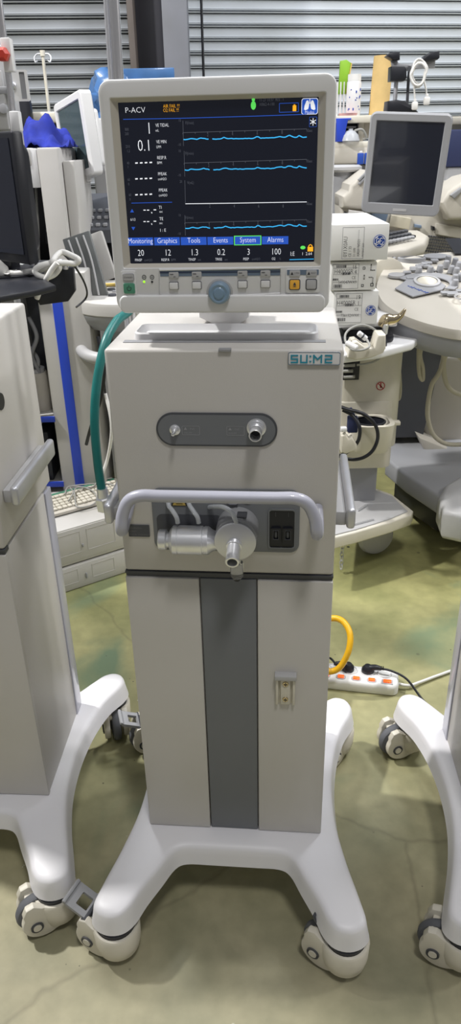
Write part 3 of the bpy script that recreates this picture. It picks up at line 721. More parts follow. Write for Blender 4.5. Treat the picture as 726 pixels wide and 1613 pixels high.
    b = MB(); q0, q1 = Pc(252, 425.5), Pc(441, 434); b.prism(rr(q1[0]-q0[0], .0085, .0005, (q0[0]+q1[0])/2, (q0[1]+q1[1])/2), yf-.0006, yf+.002, 0)
    b.box(((q0[0]+q1[0])/2, yf-.0008, (q0[1]+q1[1])/2+.001), (q1[0]-q0[0], .0008, .0008), 0, 1); b.build('button_label_strip', ['strip', 'denim'], mon)
    for px in (274, 310, 382, 418):
        x_, z_ = Pc(px, 434.5-(px-274)*.02); b = MB(); b.prism(rr(.0145, .009, .0018, x_, z_+.001), yf-.0022, yf, 0, bev=.0005)
        b.box((x_-.003, yf-.0024, z_+.0025), (.005, .0004, .0008), 0, 1); b.box((x_+.001, yf-.0024, z_-.001), (.003, .0004, .0006), 0, 1); b.build('button_label', ['lightgrey', 'dgrey'], mon)
        x_, z_ = Pc(px, 450-(px-274)*.02); b = MB(); b.prism(rr(.0142, .0112, .0015, x_, z_), yf-.0005, yf, 1); b.prism(rr(.0128, .0095, .0012, x_, z_), yf-.004, yf, 0, bev=.001); b.build('menu_button', ['white', 'dgrey'], mon)
    # right keypad
    a, c = Pc(450, 424), Pc(503, 461); kx, kz = (a[0]+c[0])/2, (a[1]+c[1])/2
    b = MB(); b.prism(rr(c[0]-a[0], a[1]-c[1], .003, kx, kz), yf-.0022, yf+.002, 0, bev=.001)
    b.box((kx, yf-.0024, kz+.0125), (c[0]-a[0]-.004, .0008, .007), 0, 1); kp = b.build('alarm_keypad', ['white', 'strip'], mon)
    for dx, m_, t_ in ((-.0115, 'amber', '2 MIN'), (.0125, 'lightgrey', 'RESET')):
        b = MB(); b.prism(rr(.0155, .0090, .0018, kx+dx, kz+.011), yf-.0036, yf, 0, bev=.0005); b.text(t_, face(kx+dx-.001, kz+.0105, yf-.0038), .0032, 1, .9); b.prism([(kx+dx-.006, kz+.0092), (kx+dx-.002, kz+.0092), (kx+dx-.004, kz+.0135)], yf-.0038, yf-.003, 1); b.build('key_label', ['lightgrey', 'ink'], kp)
        b = MB(); b.prism(rr(.0165, .0155, .003, kx+dx, kz-.0045), yf-.0030, yf, 1, bev=.0006); b.prism(rr(.0138, .0128, .002, kx+dx, kz-.0045), yf-.0046, yf, 0, bev=.0008)
        if m_ == 'amber': b.prism([(kx+dx-.0022, kz-.0055), (kx+dx+.0022, kz-.0055), (kx+dx+.0008, kz-.0015), (kx+dx-.0008, kz-.0015)], yf-.0050, yf-.004, 1); b.prism([(kx+dx-.0028, kz-.0075), (kx+dx+.0028, kz-.0075), (kx+dx, kz-.0062)], yf-.0050, yf-.004, 1)
        b.build('alarm_silence_button' if m_ == 'amber' else 'reset_button', [m_, 'dgrey'], kp)
    x_, z_ = Pc(346, 460); b = MB()
    b.lathe([(0, 0), (.0163, 0), (.0165, .004), (.0150, .011), (.0125, .0125), (.0090, .0115), (.0080, .0120), (.0070, .0135), (.004, .0140), (0, .0135)], face(x_, z_, yf-.001), 0, 44); b.build('rotary_knob', 'knob', mon)
    b = MB(); b.lathe([(.0165, 0), (.0195, 0), (.0190, .003), (.0165, .0035), (.0165, 0)], face(x_, z_, yf+.001), 0, 44); b.build('knob_ring', 'lightgrey', mon)
    return mon
MON = build_monitor(V)

# IV pole clamped behind the housing
p0, p1 = vl(181, 0, .36), vl(188.5, 119, .36)
b = MB(); k = (p0.x-p1.x)/(p0.z-p1.z); zt, zb = p0.z+.35, 1.10
b.cyl((p1.x+k*(zb-p1.z), .34, zb), (p1.x+k*(zt-p1.z), .36, zt), .0088, m=0, n=24)
b.cyl((p1.x-.0145+k*(zb-p1.z), .350, zb), (p1.x-.0145+k*(zt-p1.z), .365, zt), .0048, m=1, n=16)
b.box((p1.x+.01, .32, 1.13), (.06, .06, .06), .006, 2); b.build('rear_pole', ['steel', 'alu', 'lightgrey'], V)

# neighbours of the same kind
Lc = copy_tree(V, skip=('rear_pole',)); LW = -.418-.18*math.cos(R(-3.6)); Lc.location = (LW, 1.177-.18*math.sin(R(-3.6)), -LIFT); Lc.rotation_euler = (0, 0, R(-3.6))
Lc['label'] = 'white ventilator at the left edge, showing its bright side with grey side rail'
Rc = copy_tree(V, skip=('rear_pole',)); Rc.location = (.668, 1.045, -LIFT); Rc.rotation_euler = (0, 0, R(-3.6))
Rc['label'] = 'white ventilator at the right edge, little but its white castor base showing'
b = MB(); b.lathe([(0, 0), (.016, 0), (.015, .002), (0, .002)], TR(.180, .100, 1.075) @ RY(90), 0, 28); b.build('side_port', 'black', Lc)

for root_, turn in ((Lc, (58, 48)), (Rc, (0, 30))):
    cs = sorted([c for c in root_.children if c.name.startswith('castor')], key=lambda c: (round(c.location.y, 2), c.location.x))
    for c, a_ in zip(cs, (0, turn[0], 0, turn[1])): c.rotation_euler = (0, 0, R(a_))
for root_, keep in ((Lc, -1), (Rc, 1)):
    for c in list(root_.children):
        if c.name.startswith('castor') and c.location.x*keep < 0:
            for g in list(c.children):
                if g.name.startswith('brake_pedal'): bpy.data.objects.remove(g)
# ------------------------------------------------------------ hoses and cables by the middle ventilator
def cable(name, pts, r, m, label=None, cat=None, parent=None, group=None, sm=10, n=12):
    b = MB(); b.tube([tuple(p) for p in pts], r, 0, n, sm); o = b.build(name, m, parent)
    if label: tag(o, label, cat, group)
    return o
hp = [at(196, 496, 1.34), at(183, 507, 1.30), at(166, 540, 1.25), at(153, 600, 1.22), at(149, 665, 1.20), at(154, 730, 1.19), at(161, 776, 1.185)]
hose = cable('gas_hose', [at(215, 480, 1.40)]+hp, .0080, 'teal', 'teal green gas hose curving down the left side of the middle ventilator', 'hose')
b = MB(); e = at(161, 772, 1.185); e2 = at(163, 790, 1.185)
b.lathe([(0, 0), (.0098, 0), (.0098, .018), (0, .018)], Matrix.Translation(e) @ RX(180) @ TR(0, 0, -.004), 0, 20); b.cyl(e+Vector((0, 0, -.014)), e+Vector((.002, 0, -.040)), .0145, m=0, n=6, bev=.002)
b.cyl(e+Vector((0, 0, -.026)), e+Vector((.045, .02, -.010)), .008, m=0, n=16); b.cyl(e+Vector((.018, .008, -.020)), e+Vector((.030, .014, -.016)), .0135, m=0, n=6)
o = b.build('metal_fitting', 'metal', hose)
b = MB()
yp = [Vector((.05, 1.40, .05)), Vector((.10, 1.50, .07)), atz(500, 1056, .10), atz(520, 1058, .09), atz(536, 1050, .11), atz(549, 1025, .16), atz(551, 998, .20), atz(540, 979, .22), atz(522, 974, .22), atz(495, 985, .20), Vector((.12, 1.50, .22)), Vector((.10, 1.37, .24))]
cable('yellow_hose', yp, .0092, 'yellow', 'bright yellow hose looping out behind the middle ventilator above the power strip', 'hose')
# power strip
ca, cb = atz(500, 1062, .02), atz(622, 1075, .02)
ang = math.atan2(cb.y-ca.y, cb.x-ca.x); L = (cb-ca).length+.02
ps = thing('power_strip', 'white power strip with glowing orange switches on the floor behind the ventilator', 'power strip', ((ca.x+cb.x)/2, (ca.y+cb.y)/2, 0), ang)
b = MB(); b.loft([[(x, y, z) for x, y in rr(L-k*2, .082-k*2, .022, 0, 0, 6)] for k, z in ((.004, 0), (0, .004), (0, .026), (.002, .034), (.007, .038))], 0); b.build('case', 'cardboard', ps, sharp=50)
for k in range(6):
    x = L/2-.052-k*.050
    b = MB(); b.lathe([(.0215, .0385), (.0205, .0405), (.0185, .0405), (.0175, .037), (0, .037)], TR(x+.01, .014, 0), 0, 30)
    for s in (-1, 1): b.lathe([(0, .0373), (.0025, .0373), (0, .0374)], TR(x+.01+s*.009, .014, 0), 1, 10)
    b.build('socket', ['white', 'black'], ps)
for k in range(5):
    x = L/2-.034-k*.045; b = MB(); wd = .023 if k == 0 else .019
    b.prism(rr(wd+.010, .020, .009 if k else .003, x, -.024, 6), .0375, .0395, 0, axis='Z'); b.box((x, -.024, .0405), (wd, .0125, .006), .0015, 1); b.build('switch', ['lightgrey', 'orange'], ps)
T0 = Matrix.Translation(ps.location) @ Matrix.Rotation(ang, 4, 'Z')
def W(x, y, z): return T0 @ Vector((x, y, z))
for k, (dx, lab) in enumerate(((L/2-.092, 'black round plug in the power strip with its cable running right'), (L/2-.150, 'black round plug in the power strip half behind the yellow hose'))):
    r_ = thing('power_plug', lab, 'plug', tuple(W(dx, .014, .037)), ang)
    b = MB(); b.lathe([(0, 0), (.017, 0), (.0185, .004), (.0175, .014), (.010, .024), (0, .025)], None, 0, 28)
    sgn = 1 if k == 0 else -1
    b.tube([(sgn*.002, 0, .014), (sgn*.022, 0, .020), (sgn*.040, -.002, .019)], [.011, .009, .0055], 0, 14, 5)
    for q in range(4): b.lathe([(.0055, 0), (.0075, .001), (.0055, .003)], TR(sgn*(.028+q*.005), 0, .0195) @ RY(90), 0, 12)
    b.build('plug_body', 'black', r_)
    if k == 0: pts = [(.038, -.002, .019), (.07, -.004, .016), (.115, -.02, .004), (.16, -.06, -.030), (.20, -.11, -.033), (.27, -.20, -.033)]
    else: pts = [(-.038, -.002, .019), (-.06, .03, .015), (-.10, .07, -.03), (-.16, .09, -.033)]
    cable('power_cable', pts, .0034, 'black', parent=r_)
wc = [W(L/2-.01, 0, .018), W(L/2+.03, .0, .014), atz(660, 1075, .010), atz(690, 1064, .008), atz(726, 1053, .006), atz(790, 1046, .006)]
cable('supply_cable', wc, .0045, 'cable_w', 'thick white supply cable leaving the right end of the power strip', 'cable')

# ------------------------------------------------------------ left background
# stacked computer units with a keyboard on top
cy0 = atz(92, 938, 0); cy1 = atz(197, 903, 0); a_ = math.atan2(cy1.y-cy0.y, cy1.x-cy0.x)
def stacked_unit(z, h, lab, dx, panels):
    t = thing('computer_unit', lab, 'computer', (cy0.x, cy0.y, z), a_, 'desktop units stacked on the floor')
    b = MB(); b.box((.16+dx, .20, h/2), (.46, .40, h-.004), .005, 0); b.box((.16+dx, .004, h*.52), (.45, .012, h*.86), .003, 0); b.build('case', 'offwhite', t)
    for (px, pw, pz, ph) in panels:
        b = MB(); b.frame(rr(pw+.006, ph+.006, .001, px, pz), rr(pw, ph, .001, px, pz), -.0030, .004, 1); b.prism(rr(pw, ph, .001, px, pz), -.0018, .003, 0); b.build('vent_panel', ['lightgrey', 'offwhite'], t)
    b = MB(); b.box((.115, -.004, h*.45), (.006, .005, .022 if h < .12 else .012), .001, 0); b.build('front_latch', 'midgrey', t)
    return t
stacked_unit(0, .105, 'lower of the two white desktop units stacked on the floor', 0, [(.045, .075, .058, .050), (.185, .085, .058, .050)])
stacked_unit(.107, .150, 'taller white desktop unit under the cream keyboard, upper of the stacked pair', .004, [(.055, .105, .085, .080), (.19, .105, .085, .080)])
kz = .258
kb = thing('computer_keyboard', 'yellowed cream keyboard with its cord on it, lying on the stacked units', 'keyboard', (0, 0, 0))
k0, k1, k2, k3 = atz(82, 828, kz), atz(182, 800, kz), atz(170, 758, kz), atz(70, 778, kz)
KX = Matrix.Translation((k0+k1+k2+k3)/4) @ Matrix.Rotation(math.atan2(k1.y-k0.y, k1.x-k0.x), 4, 'Z'); kb.matrix_world = KX
kl = .36; kd = .145
b = MB(); b.prism([(-kd/2, .002), (-kd/2, .012), (-kd/2+.01, .016), (kd/2-.01, .028), (kd/2, .024), (kd/2, .002)], -kl/2, kl/2, 0, axis='X', bev=.002); b.build('keyboard_case', 'beige', kb)
b = MB()
for r_ in range(5):
    for c_ in range(17):
        y = -kd/2+.022+r_*.0195+(.006 if r_ == 4 else 0); b.box((-kl/2+.022+c_*.0195, y, .0215+r_*.0022), (.0165, .0165, .008), .002, 0, seg=1)
o = b.build('keys', 'cream', kb)
b = MB(); b.box((0, kd/2-.012, .028), (kl-.02, .012, .003), .001, 0); b.build('key_label_strip', 'pad_green', kb)
cable('cord', [(-.05, .02, .036), (-.02, .055, .046), (.03, .03, .040), (.05, -.02, .034), (.04, -.07, .026), (.01, -.082, .014), (-.04, -.075, .018), (-.03, -.03, .034), (.0, .03, .045), (.06, .02, .036), (.10, .05, .04), (.16, .06, .034)], .0028, 'cable_g', parent=kb)
cable('cord', [(-.06, -.04, .034), (-.02, .01, .040), (-.01, .06, .042), (.05, .05, .04), (.12, .02, .036), (.15, -.03, .03)], .0026, 'cable_g', parent=kb)

# equipment cart with the blue-striped side panel
cp = at(112, 600, 2.62); ct = thing('equipment_cart', 'white equipment cart with a vertical blue stripe down its side panel', 'cart', (0, 0, 0))
p_t, p_b = at(92, 430, 2.62), at(122, 760, 2.62); zt_, zb_ = p_t.z, .05
xc_ = (p_t.x+p_b.x)/2-.005; hw = .087
b = MB(); b.box((xc_+.02, 2.72, (zt_+zb_)/2), (hw*2, .20, zt_-zb_), .006, 0); b.build('side_panel', 'offwhite', ct)
b = MB(); b.box((xc_+.002, 2.617, (zt_+zb_)/2), (.036, .006, zt_-zb_-.004), .001, 0); b.build('coloured_stripe', 'blue', ct)
b = MB(); b.box((xc_-.32, 2.95, (zt_+zb_)/2), (.50, .02, zt_-zb_), .002, 0); b.box((xc_-.545, 2.78, (zt_+zb_)/2), (.03, .34, zt_-zb_), .004, 0); b.build('back_panel', 'dgrey', ct)
for px, py, nm in ((50, 660, 's'), (60, 762, 's'), (50, 455, 's')):
    q = at(px, py, 2.62); b = MB(); b.box((xc_-.30, 2.78, q.z), (.48, .33, .018), .003, 0); b.box((xc_-.30, 2.612, q.z), (.48, .006, .022), .001, 1); b.build('shelf', ['offwhite', 'blue'], ct)
q = at(62, 640, 2.70); zs_ = at(50, 660, 2.62).z+.009
t = thing('canister', 'pale beige cylindrical canister standing on the cart shelf behind the left ventilator', 'canister', (q.x, 2.72, zs_)); b = MB()
b.lathe([(0, 0), (.045, 0), (.048, .006), (.048, .13), (.040, .145), (0, .145)], None, 0, 32); b.build('canister_body', 'beige', t); b = MB(); b.lathe([(0, .1455), (.034, .1455), (.034, .16), (0, .16)], None, 0, 28); b.build('lid', 'lightgrey', t)
z3 = at(60, 762, 2.62).z+.009
t = thing('black_box_unit', 'black boxy device on the lowest visible shelf of the blue-striped cart', 'device', (xc_-.19, 2.74, z3)); b = MB(); b.box((0, 0, .10), (.18, .22, .20), .006, 0); b.build('case', 'black', t)
b = MB(); b.box((-.02, -.112, .12), (.11, .004, .08), .002, 0); b.build('front_plate', 'dgrey', t)
# bundle of cables hanging in the upper recess
cable('cable_bundle', [at(45, 500, 2.7), at(58, 530, 2.68), at(50, 560, 2.68), at(62, 590, 2.70), at(48, 610, 2.7), at(60, 570, 2.7), at(44, 545, 2.7)], .008, 'midgrey', 'tangled grey cable bundle in the recess of the blue-striped cart', 'cable')

# black folding tray, octagonal board, chrome bar, knotted white cord
b = MB(); pts = [at(x, y, 2.05) for x, y in ((66, 424), (116, 420), (119, 458), (108, 474), (64, 480), (58, 470), (66, 455))]
b.prism([(p.x, p.z) for p in pts], 2.04, 2.065, 0, bev=.003); tag(b.build('octagonal_board', 'black'), 'black board with clipped corners fixed above the blue stripe', 'board')
b = MB(); pl = [atz(x, y, 1.16) for x, y in ((-330, 425), (-30, 422), (40, 425), (88, 452), (60, 459), (0, 470), (-300, 475))]
b.prism([(p.x, p.y) for p in pl], 1.150, 1.165, 0, axis='Z', bev=.003)
tray = thing('monitor_shelf', 'thin black shelf jutting right under the black television', 'shelf', (0, 0, 0)); b.build('shelf_board', 'black', tray)
q = at(-10, 440, 1.95); b = MB(); b.box((-1.12, 1.90, .58), (.20, .20, 1.14), .01, 0); b.build('shelf_column', 'dgrey', tray)
t = cable('chrome_bar', [at(56, 419, 2.02), at(80, 416, 2.02), at(100, 413, 2.02), at(103, 424, 2.02)], .008, 'steel', 'short chrome bar across the top of the black octagonal board', 'bar', sm=4)
cord = thing('knotted_power_cord', 'white power cord knotted over the chrome bar, its plug at the left edge', 'cable', (0, 0, 0))
def A(x, y, Y=1.98): return at(x, y, Y)
cable('cord', [A(8, 428), A(22, 431), A(45, 428), A(66, 424, 1.96), A(82, 412, 1.94), A(88, 404, 1.96), A(98, 397, 1.98), A(112, 402, 1.97), A(124, 409, 1.96), A(118, 415, 1.96), A(100, 414, 1.95), A(72, 416, 1.94), A(56, 424, 1.94), A(58, 432, 1.94), A(72, 437, 1.94), A(86, 432, 1.95), A(94, 420, 1.95), A(88, 414, 1.97), A(78, 422, 1.97), A(72, 436, 1.97), A(66, 448, 1.98), A(58, 470, 1.99)], .0072, 'cable_w', parent=cord)
cable('cord', [A(90, 414, 1.93), A(82, 424, 1.93), A(74, 438, 1.93), A(70, 444, 1.95)], .0072, 'cable_w', parent=cord)
b = MB(); q0, q1 = A(-12, 418), A(10, 431); b.cyl(q0, q1, .024, .017, 0, 20, .004); b.cyl(q1, A(22, 431), .010, .0075, 0, 16); b.build('plug', 'cable_w', cord)
cable('thin_black_cable', [at(100, 400, 2.0), at(118, 420, 2.02), at(134, 448, 2.1), at(136, 468, 2.15), at(120, 484, 2.12)], .0028, 'black', 'thin black cable arcing down right of the octagonal board', 'cable')

# black television seen from its side
tv = thing('television', 'black flat television turned away at the left edge, its thick side showing', 'television', (0, 0, 0))
e = at(33, 320, 1.93); tv.location = (e.x, e.y, 1.165); tv.rotation_euler = (0, 0, R(-42))
b = MB(); b.box((-.235, .016, .185), (.47, .032, .30), .006, 0); b.build('front_frame', 'black', tv)
b = MB(); b.box((-.235, -.0012, .19), (.44, .002, .262), 0, 0); b.build('glass_panel', 'screen', tv)
b = MB(); b.loft([[(x, .030, z) for x, z in rr(.44, .28, .02, -.235, .185)], [(x, .058, z) for x, z in rr(.42, .25, .03, -.235, .185)], [(x, .066, z) for x, z in rr(.36, .20, .03, -.235, .185)]], 0); b.build('rear_shell', 'black', tv)
b = MB(); b.box((-.16, .045, .04), (.06, .03, .08), .006, 0); b.lathe([(0, 0), (.12, 0), (.12, .004), (.03, .014), (0, .014)], TR(-.16, .045, 0), 0, 40); b.build('stand', 'black', tv)
t = thing('paper_stack', 'crumpled white papers lying beside the television foot', 'paper', (0, 0, 0)); b = MB()
for k in range(5):
    q = [atz(x+random.uniform(-3, 3), y, 1.168+k*.002) for x, y in ((-25, 428), (10, 432), (48, 414), (20, 404))]; b.prism([(p.x, p.y) for p in q], 1.1665+k*.0022, 1.168+k*.0022, 0, axis='Z')
b.build('sheet_pile', 'cardboard', t)

# tall equipment rack behind
rk = thing('equipment_rack', 'tall pale equipment rack with an open dark bay behind the television', 'rack', (0, 0, 0))
zt = at(90, 232, 2.95).z; x0, x1 = at(36, 300, 2.95).x, at(118, 300, 2.95).x-.01
xr = at(112, 420, 2.95).x
b = MB(); b.box((xr-.040, 3.15, zt/2), (.078, .40, zt), .008, 0); b.build('right_post', 'offwhite', rk)
b = MB(); b.box((xr+.022, 3.17, zt/2-.02), (.042, .34, zt-.05), .006, 0); b.build('outer_rail', 'offwhite', rk)
b = MB(); b.box((xr-.28, 3.15, zt-.03), (.36, .40, .06), .008, 0); b.build('top_cover', 'offwhite', rk)
q = at(60, 265, 2.95); b = MB(); b.box((xr-.165, 2.965, q.z), (.17, .02, .13), .003, 0); b.build('door_panel', 'white', rk)
b = MB(); b.box((xr-.26, 3.25, zt/2-.05), (.34, .02, zt-.12), 0, 0); b.box((xr-.43, 3.15, zt/2-.04), (.02, .40, zt-.08), .003, 0); b.build('dark_interior', 'black', rk)
for k in range(5):
    xo = xr-.13-.022*k; cable('internal_cable', [(xo, 3.1, 1.35), (xo+.02*math.sin(k), 3.05, 1.2), (xo-.02, 3.08, 1.0), (xo+.015, 3.1, .6)], .005, 'dgrey' if k % 2 else 'cable_g', parent=rk)
# blue cloth on top of the rack
def cloth(name, cx, cy, cz, w_, d_, h_, m, seed, label, cat, yaw=0):
    rnd = random.Random(seed); bm = bmesh.new(); n = 22; ph = [rnd.uniform(0, 6) for _ in range(6)]
    top = []; 
    for i in range(n+1):
        row = []
        for j in range(n+1):
            u, v = i/n*2-1, j/n*2-1; rad = min(1, (u*u+v*v)**.5)
            z = h_*(1-rad**1.6)*(.75+.25*math.sin(5*u+ph[0])*math.cos(4*v+ph[1]))+.012*math.sin(11*u+ph[2]+3*v)+.012*math.cos(13*v+ph[3]-4*u)+.008*math.sin(23*u*v+ph[4])
            row.append(bm.verts.new((cx+u*w_/2*(1-.12*v*v), cy+v*d_/2, cz+max(z, .003))))
        top.append(row)
    for i in range(n):
        for j in range(n): bm.faces.new((top[i][j], top[i+1][j], top[i+1][j+1], top[i][j+1]))
    o = MB(); o.bm.free(); o.bm = bm
    for f_ in bm.faces: f_.smooth = True
    ob = o.build(name, m, sharp=180); md = ob.modifiers.new('thickness', 'SOLIDIFY'); md.thickness = .003
    tag(ob, label, cat); return ob
q = at(62, 232, 3.1); cloth('blue_cloth', q.x, 3.15, zt, .26, .26, .13, 'blue_cloth', 5, 'bright blue cloth heaped on top of the tall rack', 'cloth')
# cream overhead bar with green switch and black post
t = thing('overbed_frame', 'cream horizontal bar with a green switch in front of the shutter', 'frame', (0, 0, 0))
q0, q1 = at(32, 186, 3.75), at(86, 184, 3.75); b = MB(); b.box(((q0.x+q1.x)/2, 3.85, q0.z), (q1.x-q0.x+.03, .22, .045), .008, 0); b.build('cross_bar', 'cream', t)
q = at(39, 187, 3.7); b = MB(); b.box((q.x, 3.738, q.z), (.034, .016, .026), .003, 0); b.build('green_switch', 'pad_green', t)
b = MB(); q = at(84, 210, 3.85); b.box((q.x, 3.86, q0.z/2), (.055, .06, q0.z), .004, 0); b.build('black_post', 'black', t)
# small iv stand
t = thing('drip_stand', 'small cream drip stand with two curled hooks in front of the left shutter', 'stand', (0, 0, 0)); q0, q1 = at(67, 84, 4.1), at(77, 180, 4.1)
b = MB(); b.cyl((q1.x, 4.1, 0), (q0.x, 4.1, q0.z), .0075, m=0, n=14); b.cyl((q0.x, 4.1, q0.z-.012), (q0.x, 4.1, q0.z+.012), .012, m=0, n=14); b.build('pole', 'cream', t)
for s in (-1, 1): 
    b = MB(); b.tube([(q0.x, 4.1, q0.z-.004), (q0.x+s*.025, 4.1, q0.z-.002), (q0.x+s*.040, 4.09, q0.z-.018), (q0.x+s*.034, 4.08, q0.z-.038), (q0.x+s*.024, 4.08, q0.z-.030)], .0032, 0, 8, 6); b.build('hook', 'alu', t)
b = MB()
for k in range(5): b.tube([(q1.x, 4.1, .07), (q1.x+.2*math.cos(k*1.257), 4.1+.2*math.sin(k*1.257), .03)], .012, 0, 8, 2)
b.build('foot', 'black', t)
# pole with bracket plate at the far left
t = thing('infusion_pole', 'chrome pole with white clamps and a red clip at the left edge', 'pole', (0, 0, 0)); q0, q1 = at(2, 40, 2.10), at(23, 215, 2.10)
kx = (q0.x-q1.x)/(q0.z-q1.z); b = MB(); b.cyl((q1.x, 2.10, 1.166), (q1.x+kx*.55, 2.10, q1.z+.55), .0080, m=0, n=18); b.build('tube', 'steel', t)
for py, h_ in ((86, .07), (191, .045)):
    q = at(5+(py-40)*.12, py, 2.08); b = MB(); b.box((q.x, 2.095, q.z), (.024, .032, h_), .003, 0); b.build('clamp', 'white', t)
q = at(3, 85, 2.06); b = MB(); b.lathe([(0, 0), (.016, 0), (.016, .018), (.009, .024), (0, .024)], TR(q.x, 2.078, q.z) @ RX(90), 0, 6); b.build('red_clip', 'redp', t)
b = MB(); b.box((q1.x, 2.10, 1.172), (.06, .05, .012), .003, 0); b.build('foot_plate', 'dgrey', t)
q = at(28, 135, 2.6); t = thing('wall_bracket_plate', 'white rounded bracket plate with a round knob and slot, right of the chrome pole', 'bracket', (q.x, 2.6, q.z), R(8))
b = MB(); b.frame(rr(.066, .084, .006), rr(.016, .072, .002, .016, 0), -.004, .004, 0); b.build('plate', 'white', t)
b = MB(); b.box((.016, .004, 0), (.018, .004, .072), 0, 0); b.build('slot', 'midgrey', t)
b = MB(); b.lathe([(0, 0), (.010, 0), (.009, .010), (.006, .012), (.005, .02), (0, .021)], TR(-.012, -.004, 0) @ RX(90), 0, 20); b.build('knob', 'alu', t)
b = MB(); b.box((-.06, .03, -.01), (.10, .02, .02), .003, 0); b.cyl((-.10, .03, -.01), (-.10, .03, -q.z), .012, m=0, n=12); b.build('mounting_arm', 'midgrey', t)
q = at(2, 165, 2.6); t = thing('grey_device_box', 'grey boxy device with a round dial behind the pole at the left edge', 'device', (q.x-.05, 2.7, 0)); b = MB(); b.box((-.06, 0, .72), (.12, .12, 1.44), .008, 0); b.build('column', 'midgrey', t)
b = MB(); b.box((0, -.075, 1.60), (.12, .02, .16), .004, 0); b.box((0, 0, 1.6), (.14, .12, .30), .01, 0); b.build('head', 'lightgrey', t)
qq = at(2, 171, 2.6); b = MB(); b.lathe([(0, 0), (.014, 0), (.013, .01), (0, .012)], TR(.052, -.086, qq.z) @ RX(90), 0, 24); b.build('dial', 'alu', t)
t = thing('office_chair', 'black chair back standing behind the chrome pole', 'chair', (at(26, 190, 3.7).x, 3.72, 0)); q = at(27, 185, 3.7)
b = MB(); b.prism(rr(.14, .46, .06, 0, q.z-.12, 6), -.02, .02, 0, bev=.01); b.build('backrest', 'black', t); b = MB(); b.cyl((0, 0, .03), (0, 0, q.z-.3), .02, m=0); b.build('post', 'black', t)
b = MB(); b.box((0, -.15, .5), (.4, .4, .06), .02, 0); b.build('seat', 'black', t)
for k in range(5): 
    b = MB(); b.tube([(0, 0, .08), (.25*math.cos(k*1.257), .25*math.sin(k*1.257), .04)], .018, 0, 10, 2); b.build('leg', 'black', t)

# tilted patient monitor
q = at(114, 219, 3.3); pm = thing('patient_monitor', 'white patient monitor turned sideways with a green-grey screen, left of the lit display', 'monitor', (q.x, 3.3, q.z)); pm.rotation_euler = (R(0), R(-9), R(-55))
b = MB(); W_, H_ = .27, .30
f_ = lambda w1, h1, r, y: [(x, y, z) for x, z in rr(w1, h1, r, 0, 0, 5)]
b.loft([f_(W_-.03, H_-.03, .01, .055), f_(W_, H_, .016, .045), f_(W_, H_, .016, .006), f_(W_-.012, H_-.012, .012, 0), f_(W_-.05, H_-.055, .004, 0), f_(W_-.056, H_-.061, .004, .006)], 0, None, True, False); b.build('case', 'white', pm)
b = MB(); b.box((0, .008, 0), (W_-.055, .006, H_-.060), 0, 0); b.build('screen', 'glassgreen', pm)
b = MB(); b.prism(rr(W_-.08, H_-.09, .02, 0, -.01), .05, .085, 0, bev=.006); b.box((.05, .10, -.01), (.08, .04, .14), .01, 0); b.build('rear_cover', 'white', pm)
b = MB(); b.box((0, .02, -H_/2-.006), (.09, .03, .02), .006, 0); b.build('handle_lip', 'white', pm)
t = thing('monitor_post', 'dark post with a red knob under the sideways patient monitor', 'post', (0, 0, 0)); q2 = at(122, 300, 3.32); b = MB(); b.cyl((q2.x, 3.32, 0), (q2.x, 3.32, at(120, 282, 3.32).z), .014, m=0); b.build('tube', 'dgrey', t)
q2 = at(112, 288, 3.3); b = MB(); b.lathe([(0, 0), (.022, 0), (.022, .02), (.016, .026), (0, .026)], TR(q2.x, 3.30, q2.z) @ RX(90), 0, 12); b.build('knob', 'redp', t)
b = MB(); b.cyl((q2.x, 3.3, q2.z), (q2.x+.04, 3.32, q2.z), .007, m=0); b.build('knob_stem', 'dgrey', t)

# box under a blue plastic bag
q = at(150, 200, 3.95); t = thing('wrapped_device', 'grey device wrapped in a glossy blue plastic bag behind the lit display', 'device', (q.x+.12, 4.10, 0)); b = MB(); b.box((0, 0, .80), (.30, .30, 1.60), .02, 0); b.build('device_case', 'lightgrey', t)
rnd = random.Random(11); bm = bmesh.new(); bmesh.ops.create_icosphere(bm, subdivisions=4, radius=1)
for v in bm.verts:
    c_ = v.co.copy(); k_ = 1+.10*math.sin(7*c_.x+3*c_.z)+.09*math.sin(9*c_.z+5*c_.y)+.06*math.sin(17*c_.x-11*c_.y+4*c_.z)+.04*math.sin(29*c_.z+23*c_.x)
    v.co = Vector((c_.x*.225*k_-.03, c_.y*.2*k_, c_.z*.22*k_+1.55))
for f_2 in bm.faces: f_2.smooth = True
o = MB(); o.bm.free(); o.bm = bm; o.build('plastic_bag', 'bag', t, sharp=50)
b = MB(); q = at(112, 150, 3.5); b.box((.08, .05, 1.755), (.36, .03, .10), .006, 0); b.build('bag_flap', 'bag', t)

# dark workstation with keys
q = at(140, 330, 3.35); t = thing('dark_workstation', 'dark navy workstation with a row of keys under the patient monitor', 'workstation', (q.x+.03, 3.45, 0))
b = MB(); b.box((.02, .1, .55), (.42, .30, 1.10), .02, 0); b.build('body', 'black', t); z_ = q.z
b = MB(); b.prism([(-.24, z_-.12), (-.24, z_-.07), (-.05, z_+.02), (.14, z_+.05), (.14, z_-.12)], -.20, .22, 0, axis='X', bev=.008); b.build('console', 'dgrey', t)
for r_ in range(3):
    for c_ in range(8): b = MB(); b.box((-.16+c_*.03, -.21+r_*.05, z_-.052+r_*.024), (.018, .022, .014), .003, 0, seg=1); b.build('key', 'midgrey', t)
b = MB(); b.box((.14, -.17, z_+.02), (.05, .05, .30), .012, 0); b.build('side_arm', 'lightgrey', t)
